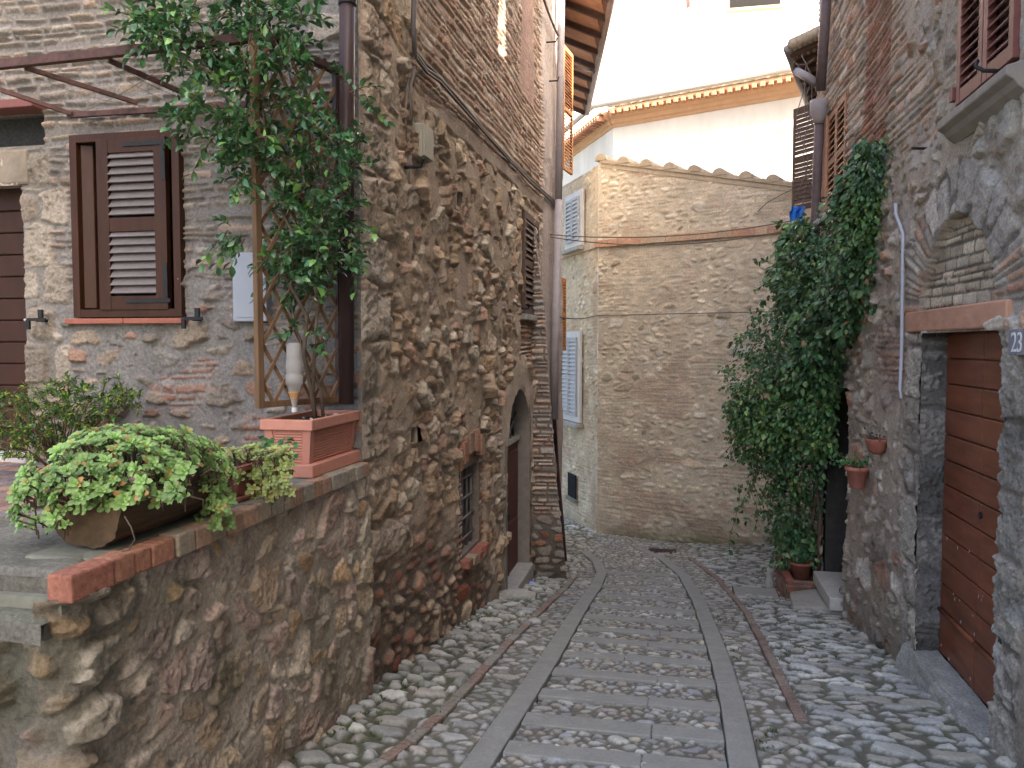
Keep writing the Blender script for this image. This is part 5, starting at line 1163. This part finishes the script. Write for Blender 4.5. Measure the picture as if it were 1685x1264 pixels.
# ================================================================== far stone house at the bend
zs = ray(985, 405)[2]/ray(985, 405)[1]*15.5
C0, D0, E0 = onz(985, 405, zs), onz(1300, 380, zs), onz(925, 425, zs)
def onpl(u_, v_, P0, P1):
    d = (P1-P0)[:2]; n = np.array([d[1], -d[0], 0.]); r_ = ray(u_, v_); return r_*(n@P0)/(n@r_)
FH = thing('stone_house', 'pale yellow rubble house with white framed shutters closing the view at the bend', 'house', (C0[0]+1.5, C0[1]+1, -3.8))
def wallto(P0, P1, ext, zlo, ztop, s_, name, zfun, step=.016, flip=False, quoin=True):
    d = (P1-P0)[:2]; Lw = np.linalg.norm(d); d /= Lw; n = np.array([d[1], -d[0]]);
    if n[1] > 0: n = -n
    a = axis(0, Lw*ext, step); b = axis(zlo, ztop, step); U, V = np.meshgrid(a, b)
    f1 = rubble(U, V, s_, (.19, .10), (.32, .17), .22, .012, .022, .020, .045, FAR+[(.60, .56, .48)], (.62, .54, .41), 1.2, 2.6, .35)
    f2 = courses(U, V, s_+10, .07, .19, .007, .014, .016, .04, FAR+[(.50, .36, .26)], (.60, .53, .41), .7, 1.0, .6)
    nz = fbm(U*.8, V*.9, s_+20, 4)
    q = mixz(f1, f2, .6*ss(.08, .3, nz+(.25*ss(1.2, .2, U) if quoin else .2)-.05))
    rb_ = courses(U, V, s_+30, .06, .22, .006, .012, .014, .02, [(.44, .25, .17), (.48, .31, .22), (.50, .37, .26)], (.45, .38, .29), .7, 1, .5)
    q = mixz(q, rb_, .55*ss(.18, .32, fbm(U*1.3+7, V*2.4, s_+40, 3)))
    pl_ = plaster(U, V, s_+50, (.62, .54, .41), .012)
    q = mixz(q, (pl_[0]+.012+.4*q[0], pl_[1]*.6+q[1]*.4), .8*ss(.05, .35, fbm(U*1.0+2, V*1.0, s_+60, 4)))
    h, c = q[:2]
    bs = ss(.9, .0, V-zlo-.3+.4*nz)[..., None]; c = c*(1-.3*bs)
    gm = ss(.32, .05, V-zlo-.3+.25*nz)[..., None]*.6; c = c*(1-gm)+np.array((.13, .15, .07))*gm
    keep = (V < zfun(U/Lw))[:-1, :-1]
    if not quoin: c = c*np.array((1.04, .98, .88))  # side wall tinted warmer to offset the blue skylight falling on it
    P = np.stack([P0[0]+U*d[0]+n[0]*h, P0[1]+U*d[1]+n[1]*h, V], -1)
    gridmesh(name, P, c, M['masonry'], FH, keep, flip); return d, n, Lw
vA, vB = onpl(990, 262, C0, D0), onpl(1300, 300, C0, D0)
ztp = lambda s: vA[2]+(vB[2]-vA[2])*s
dR, nR, LR = wallto(C0, D0, 1.4, -4.1, 4.6, 801, 'gable_wall', ztp)
dL, nL, LL = wallto(C0, E0, 1.9, -4.3, 4.6, 851, 'side_wall', lambda s: np.full_like(s, vA[2]-.1), flip=True, quoin=False)
def band(P0, d, n, Lb, z0, z1, pr, mat, name, col=None):
    return MB().obox((P0[0], P0[1], z0), (d[0]*Lb, d[1]*Lb, 0), (n[0]*pr, n[1]*pr, 0), (0, 0, z1-z0), col).build(name, mat, FH, bevel=.008)
m = MB(); s_ = -.05
while s_ < LR*1.3:
    L = random.uniform(.2, .28); m.obox((C0[0]+dR[0]*s_, C0[1]+dR[1]*s_, zs-.03), (dR[0]*(L-.006), dR[1]*(L-.006), 0), (nR[0]*(.065+random.random()*.012), nR[1]*.07, 0), (0, 0, .13), random.choice([(.50, .30, .20), (.54, .38, .26), (.52, .42, .30), (.46, .28, .20)])); s_ += L
m.build('string_course', 'brick', FH)
m = MB(); s_ = .0
while s_ < LL*1.6:
    L = random.uniform(.2, .28); m.obox((C0[0]+dL[0]*s_, C0[1]+dL[1]*s_, zs-.03), (dL[0]*(L-.006), dL[1]*(L-.006), 0), (nL[0]*.06, nL[1]*.06, 0), (0, 0, .13), random.choice([(.54, .40, .28), (.54, .38, .26), (.52, .42, .30)])); s_ += L
m.build('string_course', 'brick', FH)
# tiled verge
m = MB(); nb = 11; dv = (vB-vA)/7.6
for k in range(nb):
    c_ = vA+dv*(k+.0); r_ = .125
    for jj, (off, lift) in enumerate(((0, .0),)):
        a_ = np.array([c_[0]+nR[0]*.05, c_[1]+nR[1]*.05, c_[2]+lift-.03]); b_ = a_+np.array([-nR[0]*1.2, -nR[1]*1.2, .0])
        pr_ = [(math.cos(t), math.sin(t)) for t in np.linspace(0, math.pi, 9)]
        poly = [a_+np.array([dR[0]*x*r_, dR[1]*x*r_, y*r_]) for x, y in pr_]; m.prism(poly, b_-a_)
m.obox(vA+np.array([nR[0]*.04, nR[1]*.04, -.07]), (vB-vA)*1.35, np.array([-nR[0], -nR[1], 0])*1.2, (0, 0, .06))
m.build('roof', 'tile_old', FH)
m = MB(); m.obox(vA+np.array([nR[0]*.02, nR[1]*.02, -.16]), (vB-vA)*1.35, np.array([-nR[0], -nR[1], 0])*.3, (0, 0, .09)); m.build('roof_edge', 'tile_old', FH)
# windows on the side wall
def sidewin(u0, u1_, v0, v1_, name, sill=True):
    a, b = onpl(u0, (v0+v1_)/2, C0, E0), onpl(u1_, (v0+v1_)/2, C0, E0); z1_, z0_ = onpl((u0+u1_)/2, v0, C0, E0)[2], onpl((u0+u1_)/2, v1_, C0, E0)[2]
    w_ = b-a; w_[2] = 0; n3 = np.array([nL[0], nL[1], 0]); o_ = np.array([a[0], a[1], z0_])+n3*.03
    fr = MB().obox(o_, w_, n3*.06, (0, 0, z1_-z0_)).build('window_frame', 'frame_white', FH)
    L = np.linalg.norm(w_); e = w_/L
    for k in range(2):
        louvre(FH, o_+e*(.13+k*(L-.24)/2)+n3*.062+np.array([0, 0, .12]), e*((L-.28)/2), (0, 0, z1_-z0_-.24), tuple(n3), 'shutter_grey', .05, .06, True, .035, .085)
    if sill: MB().obox(o_-e*.08+np.array([0, 0, -.09]), w_*1.12, n3*.16, (0, 0, .07)).build('window_sill', 'stone', FH)
sidewin(936, 964, 318, 408, 'w'); sidewin(929, 960, 546, 692, 'w')
a, b = onpl(938, 800, C0, E0), onpl(951, 800, C0, E0); zz0, zz1 = onpl(945, 818, C0, E0)[2], onpl(945, 780, C0, E0)[2]
o_ = np.array([a[0]+nL[0]*.035, a[1]+nL[1]*.035, zz0]); MB().obox(o_, (b[0]-a[0], b[1]-a[1], 0), (nL[0]*.02, nL[1]*.02, 0), (0, 0, zz1-zz0)).build('vent_opening', 'dark', FH)
o_ = np.array([a[0]+nL[0]*.03, a[1]+nL[1]*.03, zz0-.08]); MB().obox(o_, ((b[0]-a[0])*1.1, (b[1]-a[1])*1.1, 0), (nL[0]*.07, nL[1]*.07, 0), (0, 0, .07)).build('vent_sill', 'mossy', FH)
pb_ = onpl(1200, 583, C0, D0); MB().obox(pb_+np.array([nR[0]*.0, nR[1]*.0, 0]), (dR[0]*.42, dR[1]*.42, 0), (nR[0]*.045, nR[1]*.045, 0), (0, 0, .15)).build('pale_block', 'stone_pale', FH, bevel=.012)
# wires
def fw_(u_, v_, off=.12): p_ = onpl(u_, v_, C0, D0); return p_+np.array([nR[0]*off, nR[1]*off, 0])
for k, (a_, b_) in enumerate((((905, 386), (1310, 362)), ((905, 390), (1320, 374)))):
    A_, B_ = onx(a_[0], a_[1], XL+.1), ony(b_[0], b_[1], 11.3)
    cablemesh('overhead_wire', sag(A_, B_, .12+.05*k, 18), .008, 'cable_grey', ['upper of two dark wires crossing the lane before the far house', 'lower of two dark wires crossing the lane before the far house'][k], 'wire', 5, 'wires across the lane')
A_, B_ = onx(912, 520, XL+.1), fw_(985, 520); 
cablemesh('overhead_wire', [A_]+sag(A_, B_, .05, 8)[1:]+[fw_(1100, 517), fw_(1290, 513)], .010, 'cable_grey', 'single dark wire fixed straight across the middle of the far stone wall', 'wire', 5, 'wires across the lane')
cablemesh('wall_cable', [fw_(1250, 350), fw_(1266, 335), fw_(1290, 322), fw_(1310, 312)], .008, 'cable_grey', 'thin cable curving down the far wall near the open shutter', 'cable', 5)
# ================================================================== tall cream building behind
z2 = ray(985, 178)[2]/ray(985, 178)[1]*20.5
C2, D2, E2 = onz(985, 178, z2), onz(1320, 115, z2), onz(935, 219, z2)
CB = thing('cream_building', 'sunlit cream plastered building with ochre cornice rising above the far stone house', 'building', (C2[0]+2, C2[1]+1, -4))
def uni(a, b): d = (b-a)[:2]; l = np.linalg.norm(d); return d/l, l
d1, l1 = uni(C2, D2); n1 = np.array([d1[1], -d1[0]]); n1 = n1 if n1[1] < 0 else -n1
d3, l3 = uni(C2, E2); n3 = np.array([d3[1], -d3[0]]); n3 = n3 if (n3@np.array([-1., -1.])) > 0 else -n3
ov = .34
Kc = C2[:2]-(n1+n3)*ov*.8
wallA = Kc+d1*(l1*1.6); wallB = Kc+d3*(l3*3)
back = np.array([wallA[0]+2, Kc[1]+9]); back2 = np.array([wallB[0], Kc[1]+9])
MB().prism([(*Kc, -4.5), (*wallA, -4.5), (*back, -4.5), (*back2, -4.5), (*wallB, -4.5)], (0, 0, z2+4.45)).build('wall', 'plaster_white', CB)
def cornice(P0, d, n, L, name):
    m = MB(); z = z2; prof = [(.0, -.42), (.03, -.42), (.06, -.36), (.11, -.33), (.13, -.24), (.22, -.19), (.26, -.10), (.33, -.07), (.33, -.01), (0, -.01)]
    poly = [(P0[0]+n[0]*a, P0[1]+n[1]*a, z+b) for a, b in prof]; m.prism(poly, (d[0]*L, d[1]*L, 0)); m.build(name, 'cornice', CB)
cornice(Kc, d1, n1, l1*1.6, 'cornice'); cornice(Kc, d3, n3, l3*3, 'cornice')
m = MB()
for k in range(60):
    s_ = .1+.19*k
    if s_ < l1*1.5: m.obox((Kc[0]+d1[0]*s_+n1[0]*.12, Kc[1]+d1[1]*s_+n1[1]*.12, z2-.16), (d1[0]*.09, d1[1]*.09, 0), (n1[0]*.27, n1[1]*.27, 0), (0, 0, .10))
    if s_ < l3*2.5: m.obox((Kc[0]+d3[0]*s_+n3[0]*.12, Kc[1]+d3[1]*s_+n3[1]*.12, z2-.24), (d3[0]*.09, d3[1]*.09, 0), (n3[0]*.30, n3[1]*.30, 0), (0, 0, .12))
m.build('bracket', 'eave', CB)
m = MB(); g0 = Kc+n1*.37+n3*.37
m.tube([(g0[0]+d3[0]*l3*2.5, g0[1]+d3[1]*l3*2.5, z2+.0), (*g0, z2+.02), (g0[0]+d1[0]*l1*1.5, g0[1]+d1[1]*l1*1.5, z2+.02)], .075, 10); m.build('gutter', 'gutter_pale', CB, True)
m = MB(); m.hexa([(*(Kc+n1*.36), z2+.01), (*(wallA+n1*.36), z2+.01), (*(wallA-n1*3), z2+.9), (*(Kc-n1*3), z2+.9), (*(Kc+n1*.36), z2+.06), (*(wallA+n1*.36), z2+.06), (*(wallA-n1*3), z2+.96), (*(Kc-n1*3), z2+.96)]); m.build('roof', 'tile_old', CB)
m = MB()
for k in range(40):
    s_ = .15+.26*k
    if s_ < l1*1.5: b_ = Kc+d1*s_; m.tube([(*(b_+n1*.42), z2+.10+.02*(k % 2)), (*(b_+n1*.1), z2+.17), (*(b_-n1*1.5), z2+.60)], .07, 7)
m.build('roof_tile', 'tile', CB, True)
UB = thing('upper_building', 'highest sunlit white building with a brown window, behind the ochre cornice', 'building', (2, 29, -4))
MB().box((-6, 29, -4), (14, 36, 17)).build('wall', 'plaster_white', UB)
wa_, wb_ = ony(1201, 16, 28.98), ony(1284, 4, 28.98)
wf = MB().box((wa_[0], 28.9, wa_[2]), (wb_[0], 29, wa_[2]+2)).build('window', 'dark', UB)
MB().box((wa_[0]-.1, 28.85, wa_[2]-.1), (wb_[0]+.1, 29, wa_[2]-.002)).build('window_sill', 'eave', wf)
MB().bar(ony(1132, -14, 28.9), ony(1133, 12, 28.9), .12, .1, (0, 1, 0)).build('iron_bracket', 'iron', UB)
A_, B_ = ony(1128, 74, 28.5), ony(1362, 40, 28.5); cablemesh('overhead_wire', sag(A_, B_, .08, 10), .028, 'tile', 'ochre sunlit cable on the highest white facade', 'wire', 6, 'wires across the lane')
MB().bar(ony(1279, 64, 28.4), ony(1291, 47, 28.4), .05, .05).build('cable_clamp', 'tile', UB)
# ---- litter
for k, (u_, v_, s_, mt, lab) in enumerate(((875, 961, .05, 'bluepaper', 'crumpled pale blue wrapper lying by the arched door step'), (880, 1025, .07, 'stone_pale', 'flat pale loose stone on the cobbles beside the left brick strip'), (888, 946, .05, 'stone_pale', 'small pale loose stone at the foot of the brick buttress'))):
    p_ = ong(u_, v_); m = MB(); m.lathe((p_[0], p_[1], p_[2]+.008), [(s_*.4, -.02), (s_, .0), (s_*.9, s_*.25), (s_*.5, s_*.45), (s_*.1, s_*.5)], 9)
    o = m.build(['wrapper', 'loose_stone', 'loose_stone'][k], mt); grp(o, lab, ['litter', 'stone', 'stone'][k])
p_ = ong(850, 985); m = MB(); m.tube([(p_[0]-.22, p_[1]-.1, p_[2]+.03), (p_[0], p_[1], p_[2]+.04), (p_[0]+.22, p_[1]-.02, p_[2]+.03)], [.07, .08, .06], 10); grp(m.build('loose_stone', 'stone', smooth=True), 'long rounded grey stone lying before the arched door', 'stone')
